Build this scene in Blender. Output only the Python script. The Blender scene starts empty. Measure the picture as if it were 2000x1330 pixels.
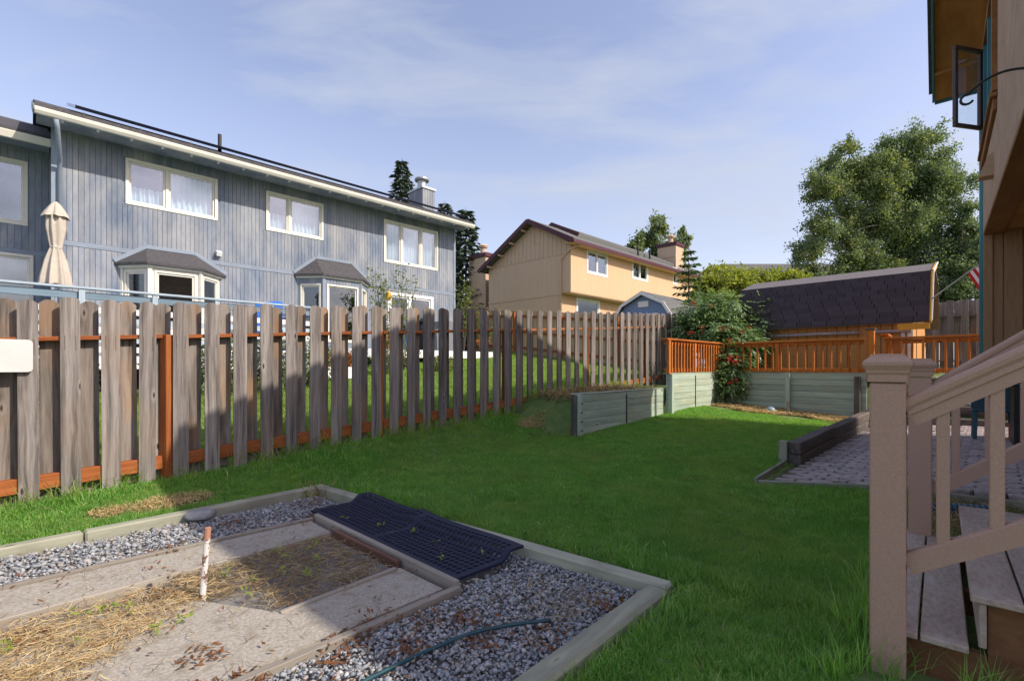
import bpy, math, random
import numpy as np
from mathutils import Vector, Matrix
random.seed(7); rng = np.random.default_rng(11)
scene = bpy.context.scene
coll = scene.collection
Z = Vector((0, 0, 1))

# ------------------------------------------------------------------ camera, light, sky
cam_d = bpy.data.cameras.new("camera"); cam = bpy.data.objects.new("camera", cam_d); coll.objects.link(cam)
cam_d.sensor_width = 36; cam_d.lens = 17.0; cam_d.shift_y = 0.0255; cam_d.clip_end = 2000; cam_d.clip_start = 0.05
cam.location = (0, 0, 1.30); cam.rotation_euler = (math.radians(90), 0, 0)
scene.camera = cam
SUN = Vector((1.025, -0.389, 0.90)).normalized()
sd = bpy.data.lights.new("sun", 'SUN'); sd.energy = 2.0; sd.angle = math.radians(0.55); sd.color = (1.0, 0.91, 0.78)
so = bpy.data.objects.new("sun", sd); coll.objects.link(so); so.rotation_euler = SUN.to_track_quat('Z', 'Y').to_euler()
so.location = (0, 0, 30)
world = bpy.data.worlds.new("World"); scene.world = world; world.use_nodes = True
wn, wl = world.node_tree.nodes, world.node_tree.links; wn.clear()
def wnode(t, **k):
    n = wn.new(t)
    for a, b in k.items(): setattr(n, a, b)
    return n
sky = wnode('ShaderNodeTexSky', sky_type='NISHITA'); sky.sun_disc = False
sky.sun_elevation = math.asin(SUN.z); sky.sun_rotation = math.atan2(SUN.x, SUN.y)
sky.altitude = 50; sky.air_density = 1.0; sky.dust_density = 1.2; sky.ozone_density = 2.2
tc = wnode('ShaderNodeTexCoord')
mp = wnode('ShaderNodeMapping'); mp.inputs['Rotation'].default_value = (0.25, -0.35, 0.5); mp.inputs['Scale'].default_value = (1.0, 4.2, 6.0)
wl.new(tc.outputs['Generated'], mp.inputs['Vector'])
nz = wnode('ShaderNodeTexNoise'); nz.inputs['Scale'].default_value = 1.5; nz.inputs['Detail'].default_value = 6; nz.inputs['Roughness'].default_value = 0.55; nz.inputs['Distortion'].default_value = 0.4
wl.new(mp.outputs['Vector'], nz.inputs['Vector'])
rp = wnode('ShaderNodeMapRange'); rp.inputs['From Min'].default_value = 0.44; rp.inputs['From Max'].default_value = 0.68; rp.inputs['To Max'].default_value = 0.55
wl.new(nz.outputs['Fac'], rp.inputs['Value'])
sx = wnode('ShaderNodeSeparateXYZ'); wl.new(tc.outputs['Generated'], sx.inputs['Vector'])
hz = wnode('ShaderNodeMapRange'); hz.inputs['From Min'].default_value = 0.0; hz.inputs['From Max'].default_value = 0.5; hz.inputs['To Min'].default_value = 0.62; hz.inputs['To Max'].default_value = 0.10
wl.new(sx.outputs['Z'], hz.inputs['Value'])
ad = wnode('ShaderNodeMath', operation='ADD'); ad.use_clamp = True
wl.new(rp.outputs['Result'], ad.inputs[0]); wl.new(hz.outputs['Result'], ad.inputs[1])
tint = wnode('ShaderNodeMix', data_type='RGBA', blend_type='MULTIPLY'); tint.inputs['Factor'].default_value = 1.0
tint.inputs['B'].default_value = (1.06, .84, .80, 1); wl.new(sky.outputs['Color'], tint.inputs['A'])
mx = wnode('ShaderNodeMix', data_type='RGBA'); mx.inputs['B'].default_value = (2.1, 2.25, 2.6, 1)
wl.new(ad.outputs['Value'], mx.inputs['Factor']); wl.new(tint.outputs['Result'], mx.inputs['A'])
bg = wnode('ShaderNodeBackground'); bg.inputs['Strength'].default_value = 0.115
wo = wnode('ShaderNodeOutputWorld'); wl.new(mx.outputs['Result'], bg.inputs['Color']); wl.new(bg.outputs['Background'], wo.inputs['Surface'])
scene.view_settings.view_transform = 'Standard'; scene.view_settings.look = 'None'
scene.view_settings.exposure = 1.42; scene.view_settings.gamma = 1.0; scene.view_settings.use_curve_mapping = False
scene.cycles.max_bounces = 6; scene.cycles.transparent_max_bounces = 12

# ------------------------------------------------------------------ axes: yard (A along the picket fence, B across), house (HA, HB)
R2 = math.sqrt(0.5)
A = Vector((R2, R2, 0)); B = Vector((R2, -R2, 0))
HA = Vector((0.662, 0.749, 0)).normalized(); HB = Vector((HA.y, -HA.x, 0))
def P(s, t, z=0.0): return A * s + B * t + Z * z
def HP(s, t, z=0.0): return HA * s + HB * t + Z * z

# ------------------------------------------------------------------ objects
WM = {}
def link(name, mesh, parent=None, M=None, mat=None, kind=None):
    o = bpy.data.objects.new(name, mesh); coll.objects.link(o)
    M = M or Matrix()
    if parent is not None:
        o.parent = parent; o.matrix_parent_inverse = WM[parent.name].inverted()
    o.matrix_basis = M; WM[o.name] = M
    if mat is not None and mesh is not None and len(mesh.materials) == 0: mesh.materials.append(mat)
    if kind: o["kind"] = kind
    return o
def thing(name, label, cat, at, group=None):
    o = link(name, None, None, Matrix.Translation(Vector(at)))
    o.empty_display_size = 0.2
    return tag(o, label, cat, group)
def tag(o, label, cat, group=None):
    o["label"] = label; o["category"] = cat
    if group: o["group"] = group
    return o
def copy_thing(root, M, label=None):
    def rec(o, par):
        c = o.copy(); coll.objects.link(c); WM[c.name] = WM[o.name]
        if par is not None: c.parent = par
        for ch in o.children: rec(ch, c)
        return c
    c = rec(root, None); c.matrix_basis = M; WM[c.name] = M
    if label: c["label"] = label
    return c

def box_data(L, W, H, c):
    a, b, d = L/2, W/2, H/2; c = min(c, a*.5, b*.5, d*.5)
    vs, idx = [], {}
    for sx_ in (-1, 1):
        for sy in (-1, 1):
            for sz in (-1, 1):
                idx[(sx_, sy, sz, 0)] = len(vs); vs.append((sx_*a, sy*(b-c), sz*(d-c)))
                idx[(sx_, sy, sz, 1)] = len(vs); vs.append((sx_*(a-c), sy*b, sz*(d-c)))
                idx[(sx_, sy, sz, 2)] = len(vs); vs.append((sx_*(a-c), sy*(b-c), sz*d))
    fs = []
    for k in range(3):
        o1, o2 = [q for q in range(3) if q != k]
        for sg in (-1, 1):
            f = []
            for u, v in ((-1, -1), (1, -1), (1, 1), (-1, 1)):
                key = [0, 0, 0]; key[k] = sg; key[o1] = u; key[o2] = v
                f.append(idx[(*key, k)])
            fs.append(f)
        for u in (-1, 1):
            for v in (-1, 1):
                k1 = [0, 0, 0]; k1[o1] = u; k1[o2] = v
                ka = list(k1); ka[k] = -1; kb = list(k1); kb[k] = 1
                fs.append([idx[(*ka, o1)], idx[(*kb, o1)], idx[(*kb, o2)], idx[(*ka, o2)]])
    for sx_ in (-1, 1):
        for sy in (-1, 1):
            for sz in (-1, 1): fs.append([idx[(sx_, sy, sz, 0)], idx[(sx_, sy, sz, 1)], idx[(sx_, sy, sz, 2)]])
    out = []
    for f in fs:
        p = [Vector(vs[i]) for i in f]; n = (p[1]-p[0]).cross(p[2]-p[0]); ce = sum(p, Vector())/len(p)
        out.append(f if n.dot(ce) > 0 else f[::-1])
    return vs, out
MC = {}
def box_mesh(L, W, H, mat, c=0.004):
    key = (round(L, 3), round(W, 3), round(H, 4), mat.name, c)
    if key not in MC:
        vs, fs = box_data(key[0], key[1], key[2], c)
        m = bpy.data.meshes.new("block"); m.from_pydata(vs, [], fs); m.materials.append(mat); MC[key] = m
    return MC[key]
def frame(p0, p1, up=Z):
    x = (p1 - p0).normalized()
    if abs(x.dot(up)) > 0.999: up = Vector((0.3, 1, 0)).normalized()
    y = up.cross(x).normalized(); z = x.cross(y)
    M = Matrix((x, y, z)).transposed().to_4x4(); M.translation = (p0 + p1) / 2
    return M
def bar(name, p0, p1, w, h, mat, parent=None, up=Z, c=0.004, kind=None):
    """box from p0 to p1; w across, h along 'up'; the mesh's long axis is its local X"""
    return link(name, box_mesh((p1-p0).length, w, h, mat, c), parent, frame(p0, p1, up), kind=kind)
class MB:
    def __init__(self): self.v = []; self.f = []
    def box(self, p0, p1, w, h, up=Z, c=0.0):
        M = frame(p0, p1, up); L = (p1-p0).length
        if c:
            vs, fs = box_data(L, w, h, c)
        else:
            a, b, d = L/2, w/2, h/2
            vs = [(x, y, z) for x in (-a, a) for y in (-b, b) for z in (-d, d)]
            fs = [(0, 1, 3, 2), (4, 6, 7, 5), (0, 4, 5, 1), (2, 3, 7, 6), (0, 2, 6, 4), (1, 5, 7, 3)]
        n = len(self.v); self.v += [tuple(M @ Vector(q)) for q in vs]; self.f += [[i+n for i in f] for f in fs]
    def prism(self, pts, vec):
        n = len(self.v); k = len(pts); c0 = sum(pts, Vector())/k
        nn = Vector()
        for i in range(k): nn += (pts[i]-c0).cross(pts[(i+1) % k]-c0)
        if nn.dot(vec) > 0: pts = pts[::-1]
        self.v += [tuple(q) for q in pts] + [tuple(q+vec) for q in pts]
        self.f.append([n+i for i in range(k)]); self.f.append([n+k+i for i in range(k)][::-1])
        for i in range(k):
            j = (i+1) % k; self.f.append([n+j, n+i, n+k+i, n+k+j])
    def tube(self, pts, rad, seg=8, cap=True):
        n0 = len(self.v); k = len(pts); ref = None
        for i, p in enumerate(pts):
            d = (pts[min(i+1, k-1)] - pts[max(i-1, 0)]).normalized()
            if ref is None: ref = d.orthogonal().normalized()
            ref = (ref - d*ref.dot(d)).normalized(); b2 = d.cross(ref)
            r = rad[i] if hasattr(rad, '__len__') else rad
            for j in range(seg):
                a = 2*math.pi*j/seg; self.v.append(tuple(p + (ref*math.cos(a) + b2*math.sin(a))*r))
        for i in range(k-1):
            for j in range(seg):
                a, b = n0+i*seg+j, n0+i*seg+(j+1) % seg
                self.f.append([a, b, b+seg, a+seg])
        if cap:
            self.f.append([n0+j for j in range(seg)][::-1]); self.f.append([n0+(k-1)*seg+j for j in range(seg)])
    def lathe(self, o, prof, seg=16, ax=Z):
        self.tube([o + ax*z for r, z in prof], [max(r, .001) for r, z in prof], seg)
    def build(self, name, mat, parent=None, kind=None, smooth=False, at=None):
        at = Vector(at) if at is not None else Vector(self.v[0])
        m = bpy.data.meshes.new(name); vv = np.array(self.v) - np.array(at)
        m.from_pydata(vv.tolist(), [], self.f); m.materials.append(mat)
        if smooth: m.polygons.foreach_set('use_smooth', [True]*len(m.polygons))
        return link(name, m, parent, Matrix.Translation(at), kind=kind)
def np_mesh(name, verts, faces, mat, smooth=False):
    m = bpy.data.meshes.new(name); verts = np.asarray(verts, dtype=np.float32); faces = np.asarray(faces, dtype=np.int32)
    k = faces.shape[1]
    m.vertices.add(len(verts)); m.vertices.foreach_set('co', verts.ravel())
    m.loops.add(faces.size); m.loops.foreach_set('vertex_index', faces.ravel())
    m.polygons.add(len(faces)); m.polygons.foreach_set('loop_start', np.arange(0, faces.size, k, dtype=np.int32))
    m.polygons.foreach_set('loop_total', np.full(len(faces), k, dtype=np.int32))
    if smooth: m.polygons.foreach_set('use_smooth', np.ones(len(faces), dtype=bool))
    m.update(calc_edges=True); m.materials.append(mat)
    return m

# ------------------------------------------------------------------ materials
def new_mat(name):
    m = bpy.data.materials.new(name); m.use_nodes = True
    nt = m.node_tree; b = nt.nodes['Principled BSDF']
    return m, nt, nt.nodes, nt.links, b
def coords(nt, scale=(1, 1, 1), objrand=True, world=False):
    n, l = nt.nodes, nt.links
    if world:
        g = n.new('ShaderNodeNewGeometry'); src = g.outputs['Position']
    else:
        g = n.new('ShaderNodeTexCoord'); src = g.outputs['Object']
    if objrand:
        oi = n.new('ShaderNodeObjectInfo'); mu = n.new('ShaderNodeVectorMath'); mu.operation = 'SCALE'; mu.inputs[0].default_value = (31, 17, 23)
        l.new(oi.outputs['Random'], mu.inputs['Scale']); av = n.new('ShaderNodeVectorMath'); av.operation = 'ADD'
        l.new(src, av.inputs[0]); l.new(mu.outputs[0], av.inputs[1]); src = av.outputs[0]
    mp_ = n.new('ShaderNodeMapping'); mp_.inputs['Scale'].default_value = scale; l.new(src, mp_.inputs['Vector'])
    return mp_.outputs['Vector']
def noise(nt, vec, scale, detail=4, rough=.55, dist=0):
    t = nt.nodes.new('ShaderNodeTexNoise'); t.inputs['Scale'].default_value = scale; t.inputs['Detail'].default_value = detail
    t.inputs['Roughness'].default_value = rough; t.inputs['Distortion'].default_value = dist
    nt.links.new(vec, t.inputs['Vector']); return t.outputs['Fac']
def ramp(nt, fac, stops):
    r = nt.nodes.new('ShaderNodeValToRGB'); e = r.color_ramp.elements
    while len(e) < len(stops): e.new(0.5)
    for i, (p, c) in enumerate(stops): e[i].position = p; e[i].color = (*c, 1)
    nt.links.new(fac, r.inputs['Fac']); return r.outputs['Color']
def math_(nt, op, a, b, clamp=False):
    m = nt.nodes.new('ShaderNodeMath'); m.operation = op; m.use_clamp = clamp
    for i, x in enumerate((a, b)):
        if isinstance(x, (int, float)): m.inputs[i].default_value = x
        else: nt.links.new(x, m.inputs[i])
    return m.outputs[0]
def mixc(nt, fac, a, b, mode='MIX'):
    m = nt.nodes.new('ShaderNodeMix'); m.data_type = 'RGBA'; m.blend_type = mode
    for s_, x in (('Factor', fac), ('A', a), ('B', b)):
        if isinstance(x, (int, float)): m.inputs[s_].default_value = x
        elif isinstance(x, tuple): m.inputs[s_].default_value = (*x, 1)
        else: nt.links.new(x, m.inputs[s_])
    return m.outputs['Result']
def bump(nt, b, h, strength, dist=.01):
    n = nt.nodes.new('ShaderNodeBump'); n.inputs['Strength'].default_value = strength; n.inputs['Distance'].default_value = dist
    nt.links.new(h, n.inputs['Height']); nt.links.new(n.outputs['Normal'], b.inputs['Normal'])
def sat(x): return tuple(min(1, max(0, q)) for q in x)
def simple(name, col, var=.18, scale=6, rough=.7, bmp=.15, stretch=(1, 1, 1), rnd=.0, metal=0, spec=.3, objrand=True, world=False, dist=.01, dirt=None):
    m, nt, n, l, b = new_mat(name)
    v = coords(nt, stretch, objrand, world); f = noise(nt, v, scale, 5, .6)
    c = ramp(nt, f, [(.3, sat([x*(1-var) for x in col])), (.7, sat([x*(1+var) for x in col]))])
    if dirt:
        f2 = noise(nt, v, scale*.23, 4, .6); r2 = ramp(nt, f2, [(.5, (0, 0, 0)), (.72, (1, 1, 1))]); c = mixc(nt, r2, c, dirt)
    if rnd:
        oi = n.new('ShaderNodeObjectInfo'); k = math_(nt, 'MULTIPLY_ADD', oi.outputs['Random'], 2*rnd); k.node.inputs[2].default_value = 1-rnd
        cc = n.new('ShaderNodeVectorMath'); cc.operation = 'SCALE'; l.new(c, cc.inputs[0]); l.new(k, cc.inputs['Scale']); c = cc.outputs[0]
    l.new(c, b.inputs['Base Color']); b.inputs['Roughness'].default_value = rough; b.inputs['Metallic'].default_value = metal
    b.inputs['Specular IOR Level'].default_value = spec
    if bmp: bump(nt, b, f, bmp, dist)
    return m
def wood(name, light, dark, warm=None, warm_amt=.0, knots=True, grain=26, rough=.8, rnd=.18, bmp=.35, foot=None, knot=(.05, .035, .03)):
    """grain runs along local X"""
    m, nt, n, l, b = new_mat(name)
    v = coords(nt, (1, 1, 1)); vs = n.new('ShaderNodeMapping'); vs.inputs['Scale'].default_value = (1.0, grain*.55, grain*.55); l.new(v, vs.inputs['Vector'])
    vb_ = n.new('ShaderNodeMapping'); vb_.inputs['Scale'].default_value = (.9, 3.0, 3.0); l.new(v, vb_.inputs['Vector']); big = noise(nt, vb_.outputs['Vector'], 1.6, 3, .5)
    wv = n.new('ShaderNodeVectorMath'); wv.operation = 'MULTIPLY_ADD'; cmb = n.new('ShaderNodeCombineXYZ')
    l.new(big, cmb.inputs[1]); wv.inputs[1].default_value = (0, 1.3, 0)
    l.new(cmb.outputs[0], wv.inputs[0]); l.new(vs.outputs['Vector'], wv.inputs[2])
    fine = noise(nt, wv.outputs[0], 2.6, 8, .72, .2); coarse = noise(nt, wv.outputs[0], .7, 3, .5, .6)
    g = math_(nt, 'MULTIPLY_ADD', coarse, .55); l.new(math_(nt, 'MULTIPLY', fine, .45), g.node.inputs[2])
    c = ramp(nt, g, [(.36, dark), (.62, light)])
    if warm:
        wf = noise(nt, v, 1.7, 3, .5); c = mixc(nt, math_(nt, 'MULTIPLY', ramp(nt, wf, [(.5, (0, 0, 0)), (.66, (1, 1, 1))]), warm_amt), c, warm)
    if knots:
        vk = n.new('ShaderNodeMapping'); vk.inputs['Scale'].default_value = (2.3, 7.0, 4.0); l.new(v, vk.inputs['Vector'])
        vo = n.new('ShaderNodeTexVoronoi'); vo.inputs['Scale'].default_value = 1.0; l.new(vk.outputs['Vector'], vo.inputs['Vector'])
        k1 = ramp(nt, vo.outputs['Distance'], [(.05, (1, 1, 1)), (.10, (0, 0, 0))])
        k2 = ramp(nt, vo.outputs['Distance'], [(.08, (.45, .45, .45)), (.22, (0, 0, 0))])
        c = mixc(nt, k2, c, tuple(min(1, x*1.25) for x in light)); c = mixc(nt, k1, c, knot)
    if 'picket' in name:
        gt = n.new('ShaderNodeTexCoord'); sp = n.new('ShaderNodeSeparateXYZ'); l.new(gt.outputs['Object'], sp.inputs[0])
        ft = math_(nt, 'ADD', sp.outputs['X'], math_(nt, 'MULTIPLY', fine, .12)); fr = ramp(nt, math_(nt, 'ADD', ft, 1.0), [(.10, (.6,)*3), (.24, (0, 0, 0))]); c = mixc(nt, fr, c, (.30, .285, .24))
        # nail heads and the rust that runs below them
        vn = n.new('ShaderNodeMath'); vn.operation = 'ABSOLUTE'; l.new(sp.outputs['Y'], vn.inputs[0]); dy = math_(nt, 'ABSOLUTE', math_(nt, 'SUBTRACT', vn.outputs[0], .038), 0)
        st = math_(nt, 'MULTIPLY', math_(nt, 'LESS_THAN', dy, .0030), math_(nt, 'MULTIPLY', math_(nt, 'LESS_THAN', sp.outputs['X'], .585), math_(nt, 'GREATER_THAN', math_(nt, 'ADD', sp.outputs['X'], math_(nt, 'MULTIPLY', fine, .2)), .55)))
        c = mixc(nt, math_(nt, 'MULTIPLY', st, .75), c, (.06, .045, .04))
    oi = n.new('ShaderNodeObjectInfo'); k = math_(nt, 'MULTIPLY_ADD', oi.outputs['Random'], 2*rnd); k.node.inputs[2].default_value = 1-rnd
    cc = n.new('ShaderNodeVectorMath'); cc.operation = 'SCALE'; l.new(c, cc.inputs[0]); l.new(k, cc.inputs['Scale']); c = cc.outputs[0]
    l.new(c, b.inputs['Base Color']); b.inputs['Roughness'].default_value = rough; b.inputs['Specular IOR Level'].default_value = .2
    bump(nt, b, g, bmp, .006)
    return m
def leafmat(name, cols, trans=.35, rough=.55, spec=.35):
    m, nt, n, l, b = new_mat(name)
    g = n.new('ShaderNodeNewGeometry'); c = ramp(nt, g.outputs['Random Per Island'], [(i/(max(1, len(cols)-1)), q) for i, q in enumerate(cols)])
    l.new(c, b.inputs['Base Color']); b.inputs['Roughness'].default_value = rough; b.inputs['Specular IOR Level'].default_value = spec
    tr = n.new('ShaderNodeBsdfTranslucent'); bc = mixc(nt, 1.0, c, (1.5, 1.6, .7), 'MULTIPLY'); l.new(bc, tr.inputs['Color'])
    mxs = n.new('ShaderNodeMixShader'); mxs.inputs[0].default_value = trans; l.new(b.outputs[0], mxs.inputs[1]); l.new(tr.outputs[0], mxs.inputs[2])
    l.new(mxs.outputs[0], n['Material Output'].inputs['Surface']); return m
def glassmat(name, tint=(.85, .92, .95), refl=.22):
    m, nt, n, l, b = new_mat(name); n.remove(b)
    t = n.new('ShaderNodeBsdfTransparent'); t.inputs['Color'].default_value = (*tint, 1)
    g = n.new('ShaderNodeBsdfGlossy'); g.inputs['Roughness'].default_value = .015; g.inputs['Color'].default_value = (.95, .97, 1, 1)
    ge = n.new('ShaderNodeNewGeometry'); dt = n.new('ShaderNodeVectorMath'); dt.operation = 'DOT_PRODUCT'; l.new(ge.outputs['Normal'], dt.inputs[0]); l.new(ge.outputs['Incoming'], dt.inputs[1])
    sch = math_(nt, 'POWER', math_(nt, 'SUBTRACT', 1.0, math_(nt, 'ABSOLUTE', dt.outputs['Value'], 0)), 5.0)
    k = math_(nt, 'MULTIPLY_ADD', sch, .9, True); k.node.inputs[2].default_value = .03+refl
    x = n.new('ShaderNodeMixShader'); l.new(k, x.inputs[0]); l.new(t.outputs[0], x.inputs[1]); l.new(g.outputs[0], x.inputs[2])
    l.new(x.outputs[0], n['Material Output'].inputs['Surface']); return m

M = {}
M['picket'] = wood('weathered_picket', (.30, .265, .245), (.075, .065, .062), (.22, .15, .10), .3, grain=44, rnd=.24, bmp=.5)
M['picket_warm'] = wood('warm_back_picket', (.30, .26, .23), (.08, .065, .055), (.36, .20, .09), .45, grain=30)
M['stain'] = wood('red_stained_lumber', (.40, .135, .04), (.20, .055, .018), knots=False, grain=34, rnd=.12, bmp=.15)
M['deckstain'] = wood('orange_cedar_stain', (.60, .205, .045), (.37, .10, .018), knots=True, grain=34, rnd=.14, bmp=.12, knot=(.12, .04, .01))
M['treated'] = wood('green_treated_board', (.47, .54, .44), (.28, .35, .29), (.42, .39, .25), .5, grain=22, rnd=.12, knot=(.06, .06, .05))
M['timber'] = wood('dark_landscape_timber', (.17, .14, .12), (.055, .045, .045), (.05, .065, .055), .5, grain=18, knots=False)
M['greytimber'] = wood('grey_green_timber', (.40, .40, .30), (.22, .22, .17), (.12, .11, .09), .5, grain=16, knots=True, bmp=.6)
M['edging'] = wood('thin_edging_board', (.36, .32, .27), (.21, .185, .155), knots=False, grain=20)
M['redboard'] = wood('red_brown_board', (.20, .10, .07), (.09, .045, .035), knots=False, grain=20)
M['compo'] = simple('mauve_composite', (.42, .265, .20), .13, 200, .6, .25, (.5, 1, 1), .03, dist=.002)
M['tread'] = simple('worn_composite_tread', (.37, .285, .235), .22, 60, .75, .25, (.4, 1, 1), .05, dirt=(.43, .37, .33))
M['stringer'] = wood('stained_stringer', (.20, .095, .045), (.10, .045, .022), knots=False, grain=16)
def siding(name, c, worn=None, amt=.4, rnd=.07):
    m, nt, n, l, b = new_mat(name)
    v = coords(nt, (1.2, 9, 9)); f = noise(nt, v, 3, 5, .6)
    col = ramp(nt, f, [(.3, sat([x*.86 for x in c])), (.7, sat([x*1.12 for x in c]))])
    if worn:
        w = noise(nt, coords(nt, (1.6, 1.6, .55), False, True), 1.3, 7, .68); wf = math_(nt, 'MULTIPLY', ramp(nt, w, [(.33, (0, 0, 0)), (.66, (1, 1, 1))]), amt)
        col = mixc(nt, wf, col, worn)
    oi = n.new('ShaderNodeObjectInfo'); k = math_(nt, 'MULTIPLY_ADD', oi.outputs['Random'], 2*rnd); k.node.inputs[2].default_value = 1-rnd
    cc = n.new('ShaderNodeVectorMath'); cc.operation = 'SCALE'; l.new(col, cc.inputs[0]); l.new(k, cc.inputs['Scale'])
    l.new(cc.outputs[0], b.inputs['Base Color']); b.inputs['Roughness'].default_value = .75; b.inputs['Specular IOR Level'].default_value = .25
    bump(nt, b, f, .2, .004); return m
M['blue_siding'] = siding('worn_blue_grey_stain', (.14, .18, .25), (.34, .345, .355), .9, .10)
M['blue_trim'] = siding('blue_grey_trim', (.24, .285, .35))
M['bluedeck'] = siding('pale_blue_deck_paint', (.40, .48, .56))
M['bluedeck_dark'] = siding('slate_blue_rail_paint', (.17, .24, .31))
M['cream'] = simple('cream_trim', (.72, .69, .60), .06, 4, .5, .05)
M['white'] = simple('white_paint', (.78, .78, .77), .04, 6, .45, .04)
M['tan_siding'] = siding('tan_siding', (.62, .41, .245), (.66, .46, .30), .4)
M['tan_peach'] = siding('peach_siding', (.60, .42, .29), (.64, .48, .35), .5)  # slightly pinker tan for gable walls, chimneys, trim and the distant house
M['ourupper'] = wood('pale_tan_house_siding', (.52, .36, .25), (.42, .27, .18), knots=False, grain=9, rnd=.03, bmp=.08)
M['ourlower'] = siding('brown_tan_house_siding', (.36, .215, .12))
M['soffit'] = wood('stained_plywood_soffit', (.50, .25, .095), (.30, .135, .045), knots=False, grain=7, rnd=.06, bmp=.05)
M['brownbeam'] = wood('brown_edge_beam', (.34, .17, .075), (.22, .10, .04), knots=False, grain=10, rnd=.05, bmp=.1)
M['teal'] = simple('teal_trim_paint', (.055, .20, .25), .08, 5, .45, .04)
M['maroon'] = simple('maroon_trim_paint', (.085, .025, .038), .12, 5, .5, .05)
M['shingle'] = simple('charcoal_purple_shingle', (.070, .055, .068), .4, 160, .9, .5, rnd=.14, dist=.003)
M['shingle_gap'] = simple('dark_underlay', (.012, .011, .013), .2, 30, .95, 0)
M['shingle_top'] = simple('grey_shingle_sheet', (.15, .135, .135), .3, 60, .9, .4)
M['roof_dark'] = simple('dark_roof_shingle', (.075, .072, .078), .3, 14, .9, .4)
M['roof_grey'] = simple('grey_roof_shingle', (.125, .125, .12), .28, 9, .9, .4, (1, 1, 3))
M['solar'] = simple('solar_panel_glass', (.012, .014, .03), .1, 3, .15, 0, spec=.6)
M['black'] = simple('black_metal', (.02, .02, .022), .15, 8, .45, .03)
M['steel'] = simple('galvanised_steel', (.42, .43, .44), .12, 8, .4, .05, metal=.7)
M['dark_room'] = simple('dark_room', (.10, .08, .065), .2, 2, .9, 0)
M['brownframe'] = simple('bronze_window_frame', (.10, .07, .07), .1, 5, .4, .03)
M['curtain'] = simple('white_curtain', (.80, .80, .80), .05, 3, .9, 0)
M['canvas'] = simple('beige_canvas', (.47, .42, .36), .08, 12, .85, .1)
M['glass'] = glassmat('window_glass', refl=.14)
M['glass_low'] = glassmat('lower_window_glass', (.75, .8, .82), .10)
M['glass_clear'] = glassmat('clear_sash_glass', (.93, .96, .97), .03)
M['concrete'] = simple('rough_concrete', (.36, .325, .275), .3, 60, .95, .6, world=True, objrand=False, dirt=(.27, .235, .185))
M['paver'] = simple('grey_paver', (.36, .305, .295), .16, 30, .85, .4, rnd=.16, dirt=(.22, .19, .175))
M['rubber'] = simple('black_rubber', (.015, .018, .042), .2, 30, .6, .2, spec=.3)
M['rock'] = simple('grey_rock', (.24, .245, .25), .3, 9, .85, .5)
M['hose'] = simple('teal_hose_vinyl', (.02, .065, .085), .15, 12, .45, .05)
M['bark'] = simple('grey_bark', (.12, .10, .085), .35, 12, .9, .6, (1, 1, .3))
M['birchbark'] = simple('pale_birch_bark', (.42, .39, .35), .3, 7, .85, .4, (1, 1, 2.5))
M['shedwood'] = siding('orange_shed_siding', (.50, .25, .09))
M['yellow'] = simple('ochre_trim_paint', (.62, .33, .04), .08, 5, .55, .05)
M['shedblue'] = siding('soft_blue_shed_siding', (.20, .30, .50))
M['oldfence'] = wood('old_grey_board', (.33, .28, .26), (.13, .10, .10), (.30, .17, .09), .5, grain=22)
M['ochreboard'] = wood('ochre_board', (.60, .32, .10), (.45, .20, .05), knots=False, grain=20)
M['backfence'] = wood('honey_fence_board', (.56, .40, .24), (.40, .26, .14), knots=False, grain=20, rnd=.12)
M['tarp'] = simple('grey_grill_cover', (.17, .175, .19), .15, 5, .7, .2)
M['blueplastic'] = simple('bright_blue_plastic', (.03, .16, .62), .08, 5, .4, .03)
M['chair'] = simple('blue_green_resin', (.035, .085, .12), .15, 6, .4, .05)
M['redplastic'] = simple('red_plastic', (.5, .02, .03), .1, 5, .4, .03)
M['berry'] = simple('red_berry', (.55, .015, .02), .2, 20, .35, 0, spec=.5)
M['terracotta'] = simple('terracotta', (.48, .17, .07), .15, 6, .8, .1)
M['pvc'] = simple('mauve_pvc_pipe', (.36, .30, .33), .1, 5, .5, .03)
M['leaf_birch'] = leafmat('birch_leaf', [(.11, .155, .085), (.17, .225, .12), (.13, .18, .10), (.25, .30, .15)])
M['leaf_birch_y'] = leafmat('yellowing_birch_leaf', [(.15, .19, .085), (.28, .30, .10), (.19, .23, .10), (.36, .36, .13)])
M['leaf_spruce'] = leafmat('spruce_needle', [(.035, .062, .045), (.06, .09, .06), (.09, .125, .08)], .1)
M['leaf_young'] = leafmat('young_spruce_needle', [(.07, .12, .04), (.11, .17, .055)], .2)
M['leaf_elder'] = leafmat('elder_leaf', [(.10, .18, .065), (.15, .25, .09), (.27, .35, .17), (.12, .20, .08)], .3, .38, .7)
M['leaf_willow'] = leafmat('yellow_green_leaf', [(.20, .24, .045), (.28, .29, .055), (.15, .20, .04), (.34, .32, .07)], .45)
M['leaf_hedge'] = leafmat('variegated_hedge_leaf', [(.05, .10, .03), (.08, .15, .04), (.35, .38, .28), (.06, .11, .03), (.04, .08, .025)], .3)
M['leaf_sapling'] = leafmat('pale_sapling_leaf', [(.18, .22, .05), (.12, .17, .05), (.26, .24, .07)], .45)
M['grass'] = None
M['flower'] = leafmat('flower_petal', [(.6, .12, .02), (.65, .3, .03), (.5, .03, .05), (.1, .2, .04), (.08, .16, .04)], .3)
M['straw'] = leafmat('dry_straw', [(.40, .29, .15), (.50, .39, .22), (.26, .175, .09), (.15, .10, .055), (.20, .13, .06)], .2, .8, .1)
M['straw_light'] = leafmat('golden_straw', [(.62, .46, .24), (.70, .56, .32), (.46, .32, .17), (.34, .21, .10), (.55, .42, .2)], .2, .8, .1)
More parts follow.
